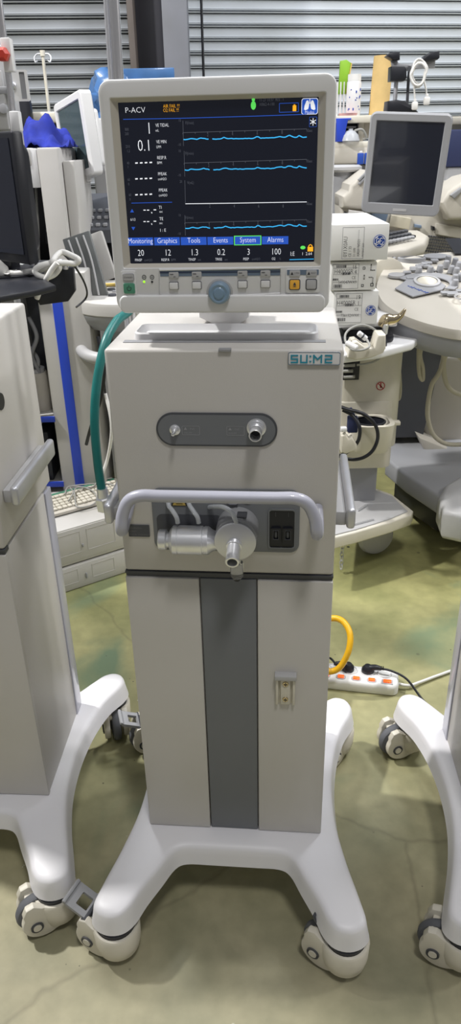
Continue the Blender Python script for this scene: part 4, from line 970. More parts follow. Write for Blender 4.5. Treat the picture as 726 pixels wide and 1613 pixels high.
# leaning slabs: a clear-wrapped grey panel and a plain white panel
for k, (px, py, w_, h_, m_, ang2, lab) in enumerate(((136, 424, .105, .24, 'glassgreen', -16, 'grey panel in shiny clear wrapping leaning left of the lit display'), (158, 405, .075, .17, 'offwhite', -18, 'plain white folder leaning behind the shiny clear wrapping'))):
    q = at(px, py, 2.75+k*.10); t = thing('wrapped_slab' if k == 0 else 'white_slab', lab, ('display', 'slab')[k], tuple(q)); t.rotation_euler = (R(-12), R(ang2), R(-8))
    b = MB(); b.box((0, 0, 0), (w_, .02, h_), .004, 0); b.build('board', 'film' if k == 0 else m_, t)
    if k == 0:
        for s_ in (-.03, .0, .028): b = MB(); b.tube([(s_, -.012, h_/2-.01), (s_+.006, -.016, .02), (s_-.006, -.013, -h_/2+.02)], .004, 0, 8, 6); b.build('wrap_fold', 'lightgrey', t)
# rounded ultrasound console behind the ventilator on the left
def console_slab(b, cx, cy, w_, d_, z, h_, m0=0, m1=1, tilt=0):
    X = TR(cx, cy, z) @ RX(tilt)
    def ring(k, zz): return [(x*k, y*k, zz) for x, y in spl]
    spl = [(p.x, p.y) for p in spline([(-w_/2, .1*d_, 0), (-w_*.47, -.25*d_, 0), (-w_*.28, -.45*d_, 0), (0, -.5*d_, 0), (w_*.28, -.45*d_, 0), (w_*.47, -.25*d_, 0), (w_/2, .1*d_, 0), (w_*.42, .5*d_, 0), (0, .52*d_, 0), (-w_*.42, .5*d_, 0)], 6, True)]
    b.loft([ring(.86, -h_), ring(.96, -h_*.75), ring(.99, -h_*.45)], m1, X, True, False); b.loft([ring(.985, -h_*.45), ring(1.0, -h_*.40), ring(1.0, -.10*h_), ring(.985, 0), ring(.95, .05*h_)], m0, X, False, True)
    return X
q = atz(176, 470, .98); t = thing('ultrasound_machine', 'pale ultrasound console with a rounded edge, half hidden left of the ventilator', 'ultrasound machine', (q.x+.10, q.y+.12, 0))
b = MB(); console_slab(b, 0, 0, .50, .50, .98, .10); b.build('console', ['offwhite', 'midgrey'], t)
b = MB(); b.box((0, .08, .48), (.24, .40, .85), .03, 0); b.build('body', 'lightgrey', t)
b = MB(); b.tube([(-.20, .0, .86), (-.23, -.12, .82), (-.17, -.24, .80), (0, -.29, .80), (.16, -.26, .80)], .022, 0, 14, 8); b.build('grab_handle', 'lightgrey', t)
b = MB(); b.box((-.05, -.02, .9875), (.12, .018, .004), .001, 0, RZ(0)); b.box((-.09, .10, .992), (.15, .02, .010), .003, 1); b.build('yellow_strip', ['lightgrey', 'label_y'], t)
for x_, y_ in ((-.1, -.10), (-.03, -.13), (-.12, .02)): b = MB(); b.lathe([(0, .984), (.016, .984), (.014, .992), (0, .993)], TR(x_, y_, 0), 0, 20); b.build('control_knob', 'dgrey', t)
b = MB(); b.box((0, .05, .06), (.42, .50, .06), .02, 0); b.build('base_plate', 'dgrey', t)
# dark castors and loops under it
for k, (px, py) in enumerate(((158, 600), (170, 690))):
    cable('hanging_cable', [at(px-4, py-70, 2.4), at(px+6, py-20, 2.38), at(px, py+30, 2.4), at(px-14, py+70, 2.42), atz(162, 752, .265) if k else at(px-22, py+100, 2.45)], .006, 'cable_w' if k else 'black', 'black cable hanging between the blue-striped cart and the ventilator' if k == 0 else 'white cable hanging behind the green hose', 'cable')
# ------------------------------------------------------------ right background
# pale monitor cart with labelled boxes on top
mc = thing('monitor_cart', 'off-white cart with a thick column and a red warning sticker, right of the ventilator', 'cart', (0, 0, 0))
CYF = 2.40
za = at(600, 548, CYF).z; q = at(588, 650, CYF+.10)
colx = q.x; zt = za-.02; 
b = MB(); b.prism([(x, y) for x, y in rr(.235, .18, .045, colx-.018, CYF+.20, 6)], .45, zt, 0, axis='Z', bev=.004); b.build('upper_column', 'cream', mc)
b = MB(); b.prism([(x, y) for x, y in rr(.225, .17, .035, colx-.030, CYF+.19, 6)], .37, .63, 0, axis='Z', bev=.006); b.build('column_sleeve', 'cream', mc)
b = MB(); b.box((colx-.04, CYF+.20, .28), (.16, .12, .24), .01, 0); b.box((colx+.035, CYF+.20, .28), (.012, .10, .24), .003, 1); b.build('lower_post', ['midgrey', 'lightgrey'], mc)
# worktop with drooping rolled corner
pl = [atz(x, y, zt+.02) for x, y in ((520, 566), (600, 556), (650, 543), (661, 534), (655, 527), (625, 514), (600, 506), (520, 510))]
b = MB(); b.prism([(p.x, p.y) for p in pl], zt, zt+.028, 0, axis='Z', bev=.008, seg=3); b.build('worktop', 'white', mc)
# platform base
pl = [atz(x, y, .215) for x, y in ((505, 852), (560, 838), (615, 822), (648, 810), (651, 804), (618, 778), (590, 768), (520, 775))]
b = MB(); b.prism([(p.x, p.y) for p in pl], .165, .215, 0, axis='Z', bev=.008, seg=3); b.build('platform', 'cream', mc)
pl2 = [atz(x, y, .219) for x, y in ((512, 846), (560, 834), (612, 818), (642, 805), (618, 782), (590, 772), (520, 778))]
b = MB(); b.prism([(p.x, p.y) for p in pl2], .212, .220, 0, axis='Z', bev=.002); b.build('platform_mat', 'lightgrey', mc)
for pp in (((563, 804), (577, 796)), ((558, 826), (588, 818))):
    a1, a2 = atz(*pp[0], .224), atz(*pp[1], .224); b = MB(); b.tube([tuple(a1), tuple(a2)], .004, 0, 8, 2); b.build('guide_rib', 'metal', mc)
for (px, py, z) in ((593, 850, .075), (540, 800, .075)):
    q = atz(px, py, z); b = MB(); X = TR(q.x, q.y+.03, 0) @ RZ(20)
    b.lathe([(0, -.030), (.055, -.030), (.068, -.022), (.075, 0), (.068, .022), (.055, .030), (0, .030)], TR(0, 0, .075) @ X @ RX(90) if False else X @ TR(0, 0, .075) @ RX(90), 0, 44)
    b.prism([(-.03, .06), (.08, .06), (.075, .15), (.05, .166), (-.03, .166)], -.01, .06, 0, X, .01); b.build('castor', 'lightgrey', mc)
# red sticker: figure in a circle
q = at(600, 609, CYF+.10); SX = TR(q.x, CYF+.108, q.z) @ RX(90)
b = MB(); b.lathe([(0, 0), (.0150, 0), (.0150, .001), (0, .001)], SX, 1, 32); b.lathe([(.0125, .001), (.0155, .001), (.0155, .0016), (.0125, .0016), (.0125, .001)], SX, 0, 32)
b.box((0, 0, .0014), (.028, .003, .0006), 0, 0, SX @ RZ(-45)); b.box((0, .001, .0014), (.004, .016, .0006), 0, 0, SX); b.box((.002, -.004, .0014), (.003, .010, .0006), 0, 0, SX @ RZ(30)); b.sph((0, .0095, .0012), .0025, 0, SX, (1, 1, .2)); b.build('warning_sticker', ['red', 'cream'], mc)
# open cable slot with connectors
q = at(554, 580, CYF+.09); b = MB(); b.box((q.x-.01, CYF+.10, q.z), (.075, .02, .085), .002, 0); b.build('dark_slot', 'black', mc)
for k in range(4):
    q = at(548+3*(k % 2), 568+9*k, CYF+.08); b = MB(); b.cyl((q.x-.02, CYF+.09, q.z), (q.x+.016, CYF+.075, q.z+.005), .006, m=0, n=12, bev=.001); b.build('connector', 'cable_g', mc)
# holder under the worktop with plugs
q = at(585, 545, CYF-.07)
hd = thing('probe_holder', 'cream plastic holder clipped to the cart top beside the ventilator', 'holder', (0, 0, 0))
p = [at(x, y, CYF-.06) for x, y in ((551, 532), (558, 531), (566, 537), (572, 541), (584, 541), (588, 525), (590, 521), (602, 521), (602, 541), (598, 549), (580, 556), (556, 560), (543, 556), (545, 545))]
b = MB(); b.prism([(v.x, v.z) for v in p], CYF-.12, CYF-.045, 0, bev=.005, seg=3); b.build('holder_body', 'cream', hd)
b = MB(); v0, v1 = at(545, 540, CYF-.13), at(563, 549, CYF-.15); b.cyl(v0, v1, .0095, m=0, n=16, bev=.003); b.build('cable_gland', 'white', hd)
b = MB(); v0, v1 = at(564, 524, CYF-.09), at(577, 534, CYF-.09); b.cyl(v0, v1, .0085, m=0, n=16, bev=.002); b.cyl(v0+(v1-v0)*.45, v0+(v1-v0)*.6, .0092, m=1, n=16); b.build('plug', ['white', 'dgrey'], hd)
cable('coiled_lead', [at(577, 534, CYF-.09), at(582, 545, CYF-.14), at(572, 551, CYF-.15), at(556, 551, CYF-.15), at(545, 540, CYF-.12), at(544, 527, CYF-.10), at(553, 517, CYF-.08), at(570, 512, CYF-.06), at(588, 518, CYF-.05), at(602, 533, CYF-.04), at(605, 548, CYF-.04), at(600, 562, CYF-.04), at(585, 571, CYF-.03), at(562, 575, CYF-.02)], .0036, 'cable_g', 'grey lead coiled through the cream probe holder', 'cable')
q = at(570, 522, CYF+.1); b = MB(); b.prism(rr(.19, .14, .03, q.x+.005, CYF+.10, 5), zt+.028, zt+.052, 0, axis='Z', bev=.006); b.box((q.x-.0, CYF+.0, zt+.034), (.13, .03, .03), .006, 0); tag(b.build('black_docking_tray', 'black'), 'black tray lying on the cart top under the boxes', 'tray')
bz = at(560, 508, CYF+.02).z
b = MB(); v = at(560, 514, CYF+.05); b.box((v.x+.02, CYF+.16, bz-.012), (.235, .24, .020), .007, 0, seg=3)
b.box((v.x+.02, CYF+.17, (bz-.022+zt+.052)/2), (.10, .10, max(.01, bz-.022-zt-.052)), .004, 0)
tag(b.build('mounting_plate', 'white'), 'white mounting plate under the stack of boxes', 'plate')
# GE-style round badge strokes
def badge(b, cx, cz, y, r, mi, mw):
    X = face(cx, cz, y)
    b.lathe([(0, 0), (r, 0), (r, .0006), (0, .0006)], X, mi, 40)
    def ringc(rad, wdt): b.lathe([(rad-wdt, .0006), (rad, .0006), (rad, .0010), (rad-wdt, .0010), (rad-wdt, .0006)], X, mw, 40)
    ringc(r*.90, r*.07)
    def st(pts, wd=.07): b.tube([(x*r, y_*r, .0010) for x, y_ in pts], r*wd*.6, mw, 6, 6, X=X)
    for k in range(4):
        a = R(90*k+20); st([(math.cos(a)*.90, math.sin(a)*.90), (math.cos(a+.25)*.72, math.sin(a+.25)*.72), (math.cos(a+.6)*.80, math.sin(a+.6)*.80)])
    st([(-.10, .30), (-.30, .45), (-.50, .20), (-.45, -.15), (-.22, -.10), (-.10, .15), (-.15, -.30), (-.40, -.50), (-.55, -.30), (-.30, -.15), (.0, .0)])
    st([(.45, .30), (.30, .48), (.08, .30), (.12, .05), (.32, .05), (.10, -.02), (.05, -.35), (.28, -.50), (.50, -.25), (.62, -.05)])
def carton(name, lab, c0, c1, Y, dep, rows, bd, yaw, grp):
    """c0, c1: bottom left and top right of the printed face"""
    a, c = at(c0[0], c0[1], Y), at(c1[0], c1[1], Y); w_, h_ = (c.x-a.x), (c.z-a.z)
    t = thing(name, lab, 'box', ((a.x+c.x)/2, Y, a.z), R(yaw), grp)
    b = MB(); b.box((0, dep/2, h_/2), (w_, dep, h_), .002, 0); b.box((0, dep/2, h_+.0002), (.0012, dep-.01, .0006), 0, 1); b.build('carton', ['cardboard', 'inkg'], t)
    return t, w_, h_
grp = 'labelled white cartons stacked on the cart'
def label_panel(t, w_, h_, x0, x1, lines, bars=True):
    b = MB(); b.frame([( x0, .06*h_), (x1, .06*h_), (x1, .94*h_), (x0, .94*h_)], [(x0+.001, .06*h_+.001), (x1-.001, .06*h_+.001), (x1-.001, .94*h_-.001), (x0+.001, .94*h_-.001)], -.0006, .0, 1)
    b.prism([(x0, .06*h_), (x1, .06*h_), (x1, .94*h_), (x0, .94*h_)], -.0003, .0, 0)
    for (s, x, z, sz) in lines: b.text(s, face(x, z, -.0008), sz, 2, .8)
    for zz in (.30, .58, .80): b.box(((x0+x1)/2, -.0006, zz*h_), (x1-x0-.004, .0006, .0007), 0, 1)
    rnd2 = random.Random(int(abs(x0)*1e4))
    for (bx_, bz_, bw, bh) in ((x0+.012, .86*h_, .030, .008), (x0+.030, .60*h_, .026, .008), (x0+.005, .16*h_, .026, .010), (x0+.002, .40*h_, .018, .006)):
        x = bx_
        while x < bx_+bw: k = rnd2.choice((.0007, .0012, .0018)); b.box((x, -.0008, bz_), (k, .0006, bh), 0, 2); x += k+rnd2.choice((.0008, .0014))
    b.build('printed_label', ['cardboard', 'inkg', 'ink'], t)
# bottom carton
t, w_, h_ = carton('carton', 'lowest white carton of the stack, barcode label at left, round blue badge at right', (524, 512), (597, 458), CYF, .26, 0, 0, 0, grp)
label_panel(t, w_, h_, -w_/2+.008, w_/2-.052, [('H4000SR', -w_/2+.010, .60*h_, .020), ('19', w_/2-.074, .76*h_, .020), ('1', w_/2-.068, .58*h_, .020), ('CE', w_/2-.076, .42*h_, .014), ('736132WX4', -w_/2+.024, .24*h_, .014)])
b = MB(); badge(b, w_/2-.023, .42*h_, -.0004, .0165, 0, 1); b.build('round_badge', ['bprint', 'cardboard'], t)
# middle carton
t, w_, h_ = carton('carton', 'middle white carton of the stack, barcode label and small black pictograms, no badge', (520, 458), (594, 412), CYF-.005, .28, 0, 0, 0, grp)
label_panel(t, w_, h_, -w_/2+.006, w_/2-.056, [('H4000SR', -w_/2+.010, .60*h_, .020), ('16', w_/2-.078, .76*h_, .019), ('4', w_/2-.070, .58*h_, .019), ('CE', w_/2-.078, .40*h_, .014), ('549047WX9', -w_/2+.024, .24*h_, .014)])
b = MB()
for (x, z, sx_, sz_) in ((-.040, .78, .008, .008), (-.038, .46, .004, .014), (-.042, .16, .008, .008), (-.018, .80, .003, .020), (-.010, .70, .010, .003), (-.018, .45, .012, .002), (-.010, .34, .002, .018), (-.012, .18, .010, .010)): b.frame(rr(sx_, sz_, .0005, w_/2+x, z*h_), rr(sx_*.6, sz_*.6, .0003, w_/2+x, z*h_), -.0008, 0, 0)
b.build('pictograms', 'ink', t)
# top carton (lying, label turned on its side)
t, w_, h_ = carton('carton', 'top white carton of the stack, label text turned sideways, round blue badge', (516, 411), (614, 352), CYF-.02, .40, 0, 0, 0, grp)
b = MB(); x0, x1 = -.030, w_/2-.076
b.frame([(x0-.02, .04*h_), (x1, .04*h_), (x1, .92*h_), (x0-.02, .92*h_)], [(x0-.019, .04*h_+.001), (x1-.001, .04*h_+.001), (x1-.001, .92*h_-.001), (x0-.019, .92*h_-.001)], -.0006, 0, 1)
for k, (s, sz) in enumerate((('0Y1X0AU', .018), ('CE 1 33', .012), ('53 1000', .010), ('XAU1 NO21', .012), ('PATIENT 2007', .008))):
    b.text(s, TR(x0-.004+k*.013, -.0008, .10*h_) @ RX(90) @ RZ(90), sz, 2, .8)
b.box((x0+.030, -.0007, .5*h_), (.0007, .0006, .7*h_), 0, 1); b.build('printed_label', ['cardboard', 'inkg', 'ink'], t)
b = MB(); badge(b, w_/2-.028, .52*h_, -.0004, .0195, 0, 1); b.build('round_badge', ['bprint', 'cardboard'], t)
# warm metal jaw resting on the cart corner
t = thing('metal_jaw', 'shiny curved metal scoop on the cart corner beside the boxes', 'tool', (0, 0, 0)); b = MB()
b.tube([tuple(at(x, y, CYF+.04)) for x, y in ((601, 515), (608, 505), (620, 503), (630, 498), (637, 489), (639, 486))], [.016, .022, .017, .010, .006, .002], 0, 16, 8); b.build('scoop', 'gold', t)
b = MB(); v = at(607, 510, CYF+.03); b.cyl(v, v+Vector((.0, 0, -.035)), .012, .009, 0, 16, .002); b.build('pivot', 'metal', t)
# white basket with black lining and black cable coil
bk = thing('cart_basket', 'white plastic basket with a black oval cup hanging on the cart column', 'basket', (0, 0, 0))
q = at(583, 690, CYF+.02); zb1, zb0 = at(585, 664, CYF+.02).z, at(585, 700, CYF+.02).z
b = MB(); cxb = at(585, 680, CYF+.02).x
f_ = lambda w1, d1, r, z, dx=0: [(x, y, z) for x, y in rr(w1, d1, r, cxb+dx, CYF+.03, 6)]
b.loft([f_(.115, .10, .03, zb0-.02), f_(.135, .12, .035, zb0), f_(.148, .13, .04, zb1-.012), f_(.150, .134, .04, zb1), f_(.120, .104, .035, zb1), f_(.11, .095, .03, zb1-.06)], 0, None, True, True); b.box((cxb+.085, CYF+.03, zb1-.010), (.030, .025, .014), .003, 0); b.box((cxb-.12, CYF+.06, zb0-.002), (.12, .06, .06), .012, 0); b.build('basket_shell', 'cream', bk)
b = MB(); X = TR(cxb-.008, CYF+.02, zb1+.001); b.lathe([(.050, .004), (.056, .002), (.056, -.002), (.050, -.004), (.040, -.05), (0, -.05)], X @ Matrix.Diagonal((1, .85, 1, 1)), 0, 40); b.build('cup_lining', 'black', bk)
t = thing('black_cable_coil', 'thick black cable coiled over the white basket', 'cable', (0, 0, 0))
cable('cable', [at(533, 640, CYF-.06), at(548, 645, CYF-.07), at(572, 652, CYF-.08), at(590, 668, CYF-.08), at(595, 688, CYF-.08), at(588, 708, CYF-.08), at(574, 720, CYF-.08), at(556, 724, CYF-.06), at(538, 720, CYF-.04), at(528, 712, CYF-.03)], .0062, 'black', parent=t)
cable('cable', [at(540, 646, CYF-.05), at(556, 655, CYF-.07), at(566, 672, CYF-.09), at(565, 692, CYF-.09), at(555, 706, CYF-.08), at(540, 716, CYF-.06), at(525, 722, CYF-.04)], .0062, 'black', parent=t)
b = MB(); v = at(555, 668, CYF-.05); b.box(tuple(v), (.034, .03, .055), .004, 0, None); b.cyl(v+Vector((0, 0, .03)), v+Vector((-.012, 0, .055)), .008, m=0); b.build('plug_block', 'denim', t)
t = thing('white_connector', 'white moulded connector block hanging beside the black cable coil', 'connector', (0, 0, 0)); p = [at(x, y, CYF-.08) for x, y in ((536, 684), (543, 680), (548, 688), (553, 684), (561, 698), (560, 706), (544, 712), (536, 710))]
b = MB(); b.prism([(v.x, v.z) for v in p], CYF-.10, CYF-.055, 0, bev=.006, seg=3); b.build('shell', 'cream', t); b = MB(); v = at(541, 676, CYF-.09); b.box(tuple(v), (.022, .02, .016), .004, 0); b.build('clip', 'white', t)
# chain under the platform
b = MB(); v = atz(540, 845, .16); zc0 = v.z; n_ = 8
for k in range(n_):
    c_ = Vector((v.x, v.y, zc0-.008-k*.0175)); a_2 = 90*(k % 2)
    ring_ = [c_+Matrix.Rotation(R(a_2+25), 3, 'Z') @ Vector((.0075*math.cos(2*PI*j/10), 0, .0115*math.sin(2*PI*j/10))) for j in range(10)]
    b.tube([tuple(p_) for p_ in ring_], .0026, 0, 6, 0, True)
tag(b.build('grounding_chain', 'alu'), 'short metal chain hanging from the cart platform', 'chain')
# silver rail bracket standing between ventilator and cart

# near ultrasound machine: console, monitor, column, base
um = thing('ultrasound_machine', 'large ultrasound machine at the right edge with a knob-covered control console', 'ultrasound machine', (0, 0, 0))
UY = 2.95; ux = atz(700, 470, .93).x
tl = atz(606, 424, 1.02); 
zf = .90
cf = [atz(x, y, zf+(.16*max(0, 520-y)/120)) for x, y in ((592, 448), (594, 462), (604, 478), (626, 493), (655, 505), (690, 515), (726, 521), (790, 524), (860, 515), (900, 480), (900, 420), (800, 395), (700, 397), (650, 403), (615, 412), (600, 428))]
O_ = spline([tuple(p) for p in cf], 5, True); cen = sum(O_, Vector())/len(O_)
def sc_(k, dz): return [tuple(Vector((cen.x+(p.x-cen.x)*k, cen.y+(p.y-cen.y)*k, cen.z+(p.z-cen.z)*k+dz))) for p in O_]
b = MB(); b.loft([sc_(.97, -.036), sc_(1.0, -.030), sc_(1.0, -.008), sc_(.985, 0)], 0, None, False, True); b.build('console_top', 'beige', um, sharp=50)
b = MB(); b.loft([sc_(.80, -.115), sc_(.90, -.105), sc_(.965, -.075), sc_(.975, -.034)], 0, None, True, False); b.build('console_underside', 'midgrey', um, sharp=50)
# tilted plane of the panel, from three of its points
pa, pb_, pc_ = cf[4], cf[6], cf[13]; nn = (pb_-pa).cross(pc_-pa).normalized()
if nn.z < 0: nn = -nn
p_ref = Vector((cen.x, cen.y, cen.z))
def on(x, y, h=0.0):
    r = ray(x, y); o_ = Vector((0, 0, EYE)); tt = (p_ref-o_).dot(nn)/r.dot(nn); return o_+r*tt+nn*h
ex = Vector((1, 0, 0)); ex = (ex-nn*ex.dot(nn)).normalized(); ey = nn.cross(ex)
def PX(x, y, h=0.0): p = on(x, y, h); return Matrix(((ex.x, ey.x, nn.x, p.x), (ex.y, ey.y, nn.y, p.y), (ex.z, ey.z, nn.z, p.z), (0, 0, 0, 1)))
def flat(poly, h0, h1, name, m):
    b = MB(); b.loft([[tuple(on(x, y, h)) for x, y in poly] for h in (h0, h1)], 0); return b.build(name, m, um)
HH = .004
flat([(622, 456), (656, 431), (676, 434), (702, 452), (696, 458), (650, 469)], HH-.003, HH+.001, 'mouse_pad', 'midgrey')
b = MB(); 
arc = [(650+26*math.cos(R(a)), 447+17*math.sin(R(a))*-.9) for a in range(-25, 200, 12)]
arc2 = [(672+50*math.cos(R(a)), 449-18*math.sin(R(a))) for a in range(150, -40, -10)]; arc3 = [(672+36*math.cos(R(a)), 449-11*math.sin(R(a))) for a in range(-40, 151, 10)]
b = MB(); b.loft([[tuple(on(x, y, h)) for x, y in arc2+arc3] for h in (HH-.002, HH+.0016)], 0); b.build('curved_key_bed', 'midgrey', um)
b = MB(); b.sph((0, 0, 0), .040, 0, PX(672, 446, HH), (1, 1, .35)); b.lathe([(.038, -.002), (.050, -.002), (.048, .006), (.038, .007)], PX(672, 446, HH), 1, 32); b.build('trackball', ['cream', 'lightgrey'], um)
for k, (x, y, s_) in enumerate([(631, 434, .022), (641, 431, .022)]+[(650+9*i, 424-3.5*i+3*j, .018) for i in range(3) for j in (0, 1)]+[(664+10*i, 420-4*i, .022) for i in range(3)]+[(700, 463, .022), (712, 464, .03), (724, 460, .022), (672+0, 421, .02), (680, 428, .02), (645, 440, .02)]):
    b = MB(); b.prism(rr(s_*1.3, s_*.9, .004, 0, 0, 4), HH-.004, HH+.004, 0, PX(x, y, 0), .001, axis='Z'); b.build('panel_key', 'midgrey', um)
for k, (x, y) in enumerate(((659, 431), (677, 430), (692, 428), (702, 421), (710, 429), (718, 432), (705, 413), (716, 417), (722, 423), (716, 443), (724, 441), (716, 451))):
    b = MB(); b.lathe([(0, -.004), (.0135, -.004), (.0125, .004), (.0105, .019), (.009, .021), (0, .021)], PX(x, y, HH), 0, 16); b.build('control_knob', 'midgrey', um)
b = MB(); b.lathe([(0, -.002), (.026, -.002), (.024, .006), (.0, .008)], PX(632, 436, HH) @ TR(-.02, .0, 0) @ Matrix.Diagonal((1.2, .8, 1, 1)), 0, 28); b.lathe([(.018, .006), (.026, .006), (.024, .011), (.018, .006)], PX(726, 472, HH), 0, 24); b.build('round_button', 'lightgrey', um)
b = MB()
for k in range(9): b.box((0, 0, 0), (.006+.004*(k % 3), .004, .0006), 0, 0, PX(643+3.6*k, 453+1.3*k, HH+.0022) @ RZ(12*(k % 3)))
b.build('handwritten_note', 'bprint', um)
b = MB(); b.lathe([(0, -.002), (.028, -.002), (.028, .002), (0, .002)], PX(686, 405, HH) @ Matrix.Diagonal((1.7, .9, 1, 1)), 0, 30); b.build('gel_recess', 'midgrey', um)
b = MB(); b.prism([(0, 0), (.06, 0), (.06, .16), (0, .16)], HH-.002, HH+.003, 0, PX(716, 402, 0), axis='Z'); b.build('keyboard_strip', 'black', um)
# probe cups at the left rear of the console
for (x, y, w1) in ((606, 412, .042), (628, 404, .046), (648, 412, .055)):
    q = atz(x, y, 1.04); b = MB(); b.lathe([(w1*.8, -.06), (w1, -.055), (w1, .02), (w1*.86, .022), (w1*.78, -.045), (0, -.045)], TR(q.x, q.y, 1.035) @ Matrix.Diagonal((1, .8, 1, 1)), 0, 28); b.build('probe_cup', 'midgrey', um)
b = MB(); q = at(609, 425, 2.9); b.prism([(x, z) for x, z in [(-.06, -.045), (.06, -.045), (.06, .0)]+[(.06*math.cos(R(a)), .045*math.sin(R(a))) for a in range(15, 180, 15)]+[(-.06, 0)]], -.02, .02, 0, TR(q.x, 2.9, q.z), .006); b.build('cup_cover', 'cream', um)
# handle, column and base
cable('grab_handle', [atz(610, 497, .86), atz(636, 517, .82), atz(658, 527, .80), atz(680, 527, .80), atz(702, 520, .80), atz(740, 506, .82)], .024, 'midgrey', parent=um)
b = MB(); a0, a1 = at(668, 560, 3.05), at(638, 665, 3.05); zb_ = .36; dx = a1.x-a0.x
b.loft([[(a1.x-.10, 3.0, .30), (a1.x+.07, 3.0, .30), (a1.x+.07, 3.25, .30), (a1.x-.10, 3.25, .30)], [(a0.x-.08, 3.0, .84), (a0.x+.08, 3.0, .84), (a0.x+.08, 3.25, .84), (a0.x-.08, 3.25, .84)]], 0); b.build('sloping_column', 'dgrey', um)
b = MB(); v = [at(x, y, 3.06) for x, y in ((660, 640), (692, 560), (800, 560), (800, 735), (668, 690))]; b.prism([(p_.x, p_.z) for p_ in v], 3.04, 3.55, 0, bev=.02, seg=3); b.build('body_cover', 'beige', um)
b = MB(); v = [at(x, y, 2.98) for x, y in ((655, 682), (700, 700), (760, 722), (760, 750), (716, 735), (668, 712))]; b.prism([(p_.x, p_.z) for p_ in v], 2.93, 3.06, 0, bev=.01); b.build('body_sill', 'beige', um)
pl = [atz(x, y, .27) for x, y in ((608, 722), (640, 748), (690, 780), (760, 812), (840, 760), (760, 690), (668, 668), (612, 662))]
b = MB(); b.prism([(p_.x, p_.y) for p_ in pl], .19, .27, 0, axis='Z', bev=.012, seg=3); b.build('base_platform', 'midgrey', um)
b = MB(); cpl = sum(pl, Vector())/len(pl); b.prism([((p_.x-cpl.x)*.86+cpl.x+.03, (p_.y-cpl.y)*.80+cpl.y+.06) for p_ in pl], .05, .192, 0, axis='Z', bev=.01); b.build('under_shade_block', 'black', um)  # black block added beneath the platform to stand for the heavy shade
b = MB(); pl = [atz(x, y, .30) for x, y in ((691, 778), (700, 760), (726, 745), (800, 730), (820, 790), (740, 808), (700, 800))]; b.prism([(p_.x, p_.y) for p_ in pl], .17, .295, 0, axis='Z', bev=.025, seg=4); b.build('bumper', 'lightgrey', um, sharp=60)
q = atz(702, 845, 0); X = TR(q.x, q.y+.05, 0) @ RZ(-12)
b = MB(); b.lathe([(0, -.035), (.060, -.035), (.076, -.022), (.080, 0), (.076, .022), (.060, .035), (0, .035)], X @ TR(0, 0, .082) @ RX(90), 0, 44); b.prism([(-.075, .10), (-.05, .15), (-.055, .172), (.10, .178), (.10, .10), (.05, .05)], -.045, .045, 0, X, .012); b.build('castor_shell', 'cream', um)
b = MB(); b.lathe([(0, -.03), (.078, -.03), (.084, -.02), (.084, .02), (.078, .03), (0, .03)], X @ TR(.022, .05, .084) @ RX(90), 0, 44); b.build('wheel', 'black', um)
for s_ in ((760, 720), (640, 690)): 
    q = atz(*s_, .0); b = MB(); b.lathe([(0, -.03), (.078, -.03), (.084, -.02), (.084, .02), (.078, .03), (0, .03)], TR(q.x, q.y+.1, .084) @ RX(90), 0, 32); b.build('wheel', 'black', um)
b = MB(); q = atz(625, 680, .28); b.cyl((q.x, q.y, .27), (q.x+.012, q.y, .35), .022, .016, 0, 20, .005); b.cyl((q.x-.03, q.y, .285), (q.x+.02, q.y, .285), .018, m=0); b.build('pedal_lever', 'black', um)
# cables under the console
for nm, pts, r_, lab in (('probe_cable', ((716, 524), (700, 548), (698, 570), (690, 590), (680, 606), (674, 636), (674, 660), (682, 684), (700, 698), (726, 700), (760, 694)), .0090, 'cream probe cable in a long loop below the console'),
    ('probe_cable', ((730, 522), (712, 545), (700, 565), (699, 585), (704, 606), (716, 618), (740, 626)), .0090, 'cream probe cable crossing the long loop, nearer the right edge'),
    ('probe_cable', ((664, 512), (660, 540), (659, 570), (661, 592), (666, 598), (666, 580), (662, 556), (672, 520)), .0075, 'cream probe cable hanging in a narrow loop before the dark column'),
    ('probe_cable', ((622, 545), (628, 580), (630, 612), (628, 628), (624, 624), (620, 608)), .0075, 'grey-beige cable hooked beside the cart column'),
    ('probe_cable', ((640, 500), (634, 512), (630, 522)), .010, 'short cream cable end under the left of the console'),
    ('probe_cable', ((700, 540), (712, 556), (726, 566), (750, 590)), .006, 'thin cream cable under the console crossing to the right edge')):
    cable(nm, [at(x, y, 2.72) for x, y in pts], r_, 'cable_c', lab, 'cable', group='probe cables under the console')
# its display
dm = thing('display_monitor', 'grey-framed flat display, switched off, above the ultrasound control console', 'monitor', (0, 0, 0))
q = at(638, 261, 2.85); dm.location = (q.x, 2.85, q.z); dm.rotation_euler = (R(3), R(3.2), R(-14))
b = MB(); W_, H_ = .280, .330; f_ = lambda w1, h1, r, y, dz=0: [(x, y, z+dz) for x, z in rr(w1, h1, r, 0, 0, 6)]
b.loft([f_(W_-.04, H_-.04, .02, .055), f_(W_-.004, H_-.004, .022, .050), f_(W_, H_, .022, .044), f_(W_, H_, .022, .026)], 1, None, True, False)
b.loft([f_(W_, H_, .022, .026), f_(W_-.004, H_-.004, .020, .004), f_(W_-.012, H_-.012, .016, 0), f_(W_-.046, H_-.062, .003, 0, .006), f_(W_-.051, H_-.067, .003, .005, .006)], 0, None, False, False); b.build('case', ['midgrey', 'offwhite'], dm)
b = MB(); b.box((0, .008, .006), (W_-.049, .006, H_-.065), 0, 0); b.build('screen', 'screen', dm)
b = MB(); b.prism(rr(.048, .009, .002, 0, -H_/2+.019), -.001, .002, 0); b.build('name_badge', 'lightgrey', dm)
b = MB(); b.box((0, .075, -.08), (.12, .05, .12), .01, 0); b.build('arm_mount', 'midgrey', dm)
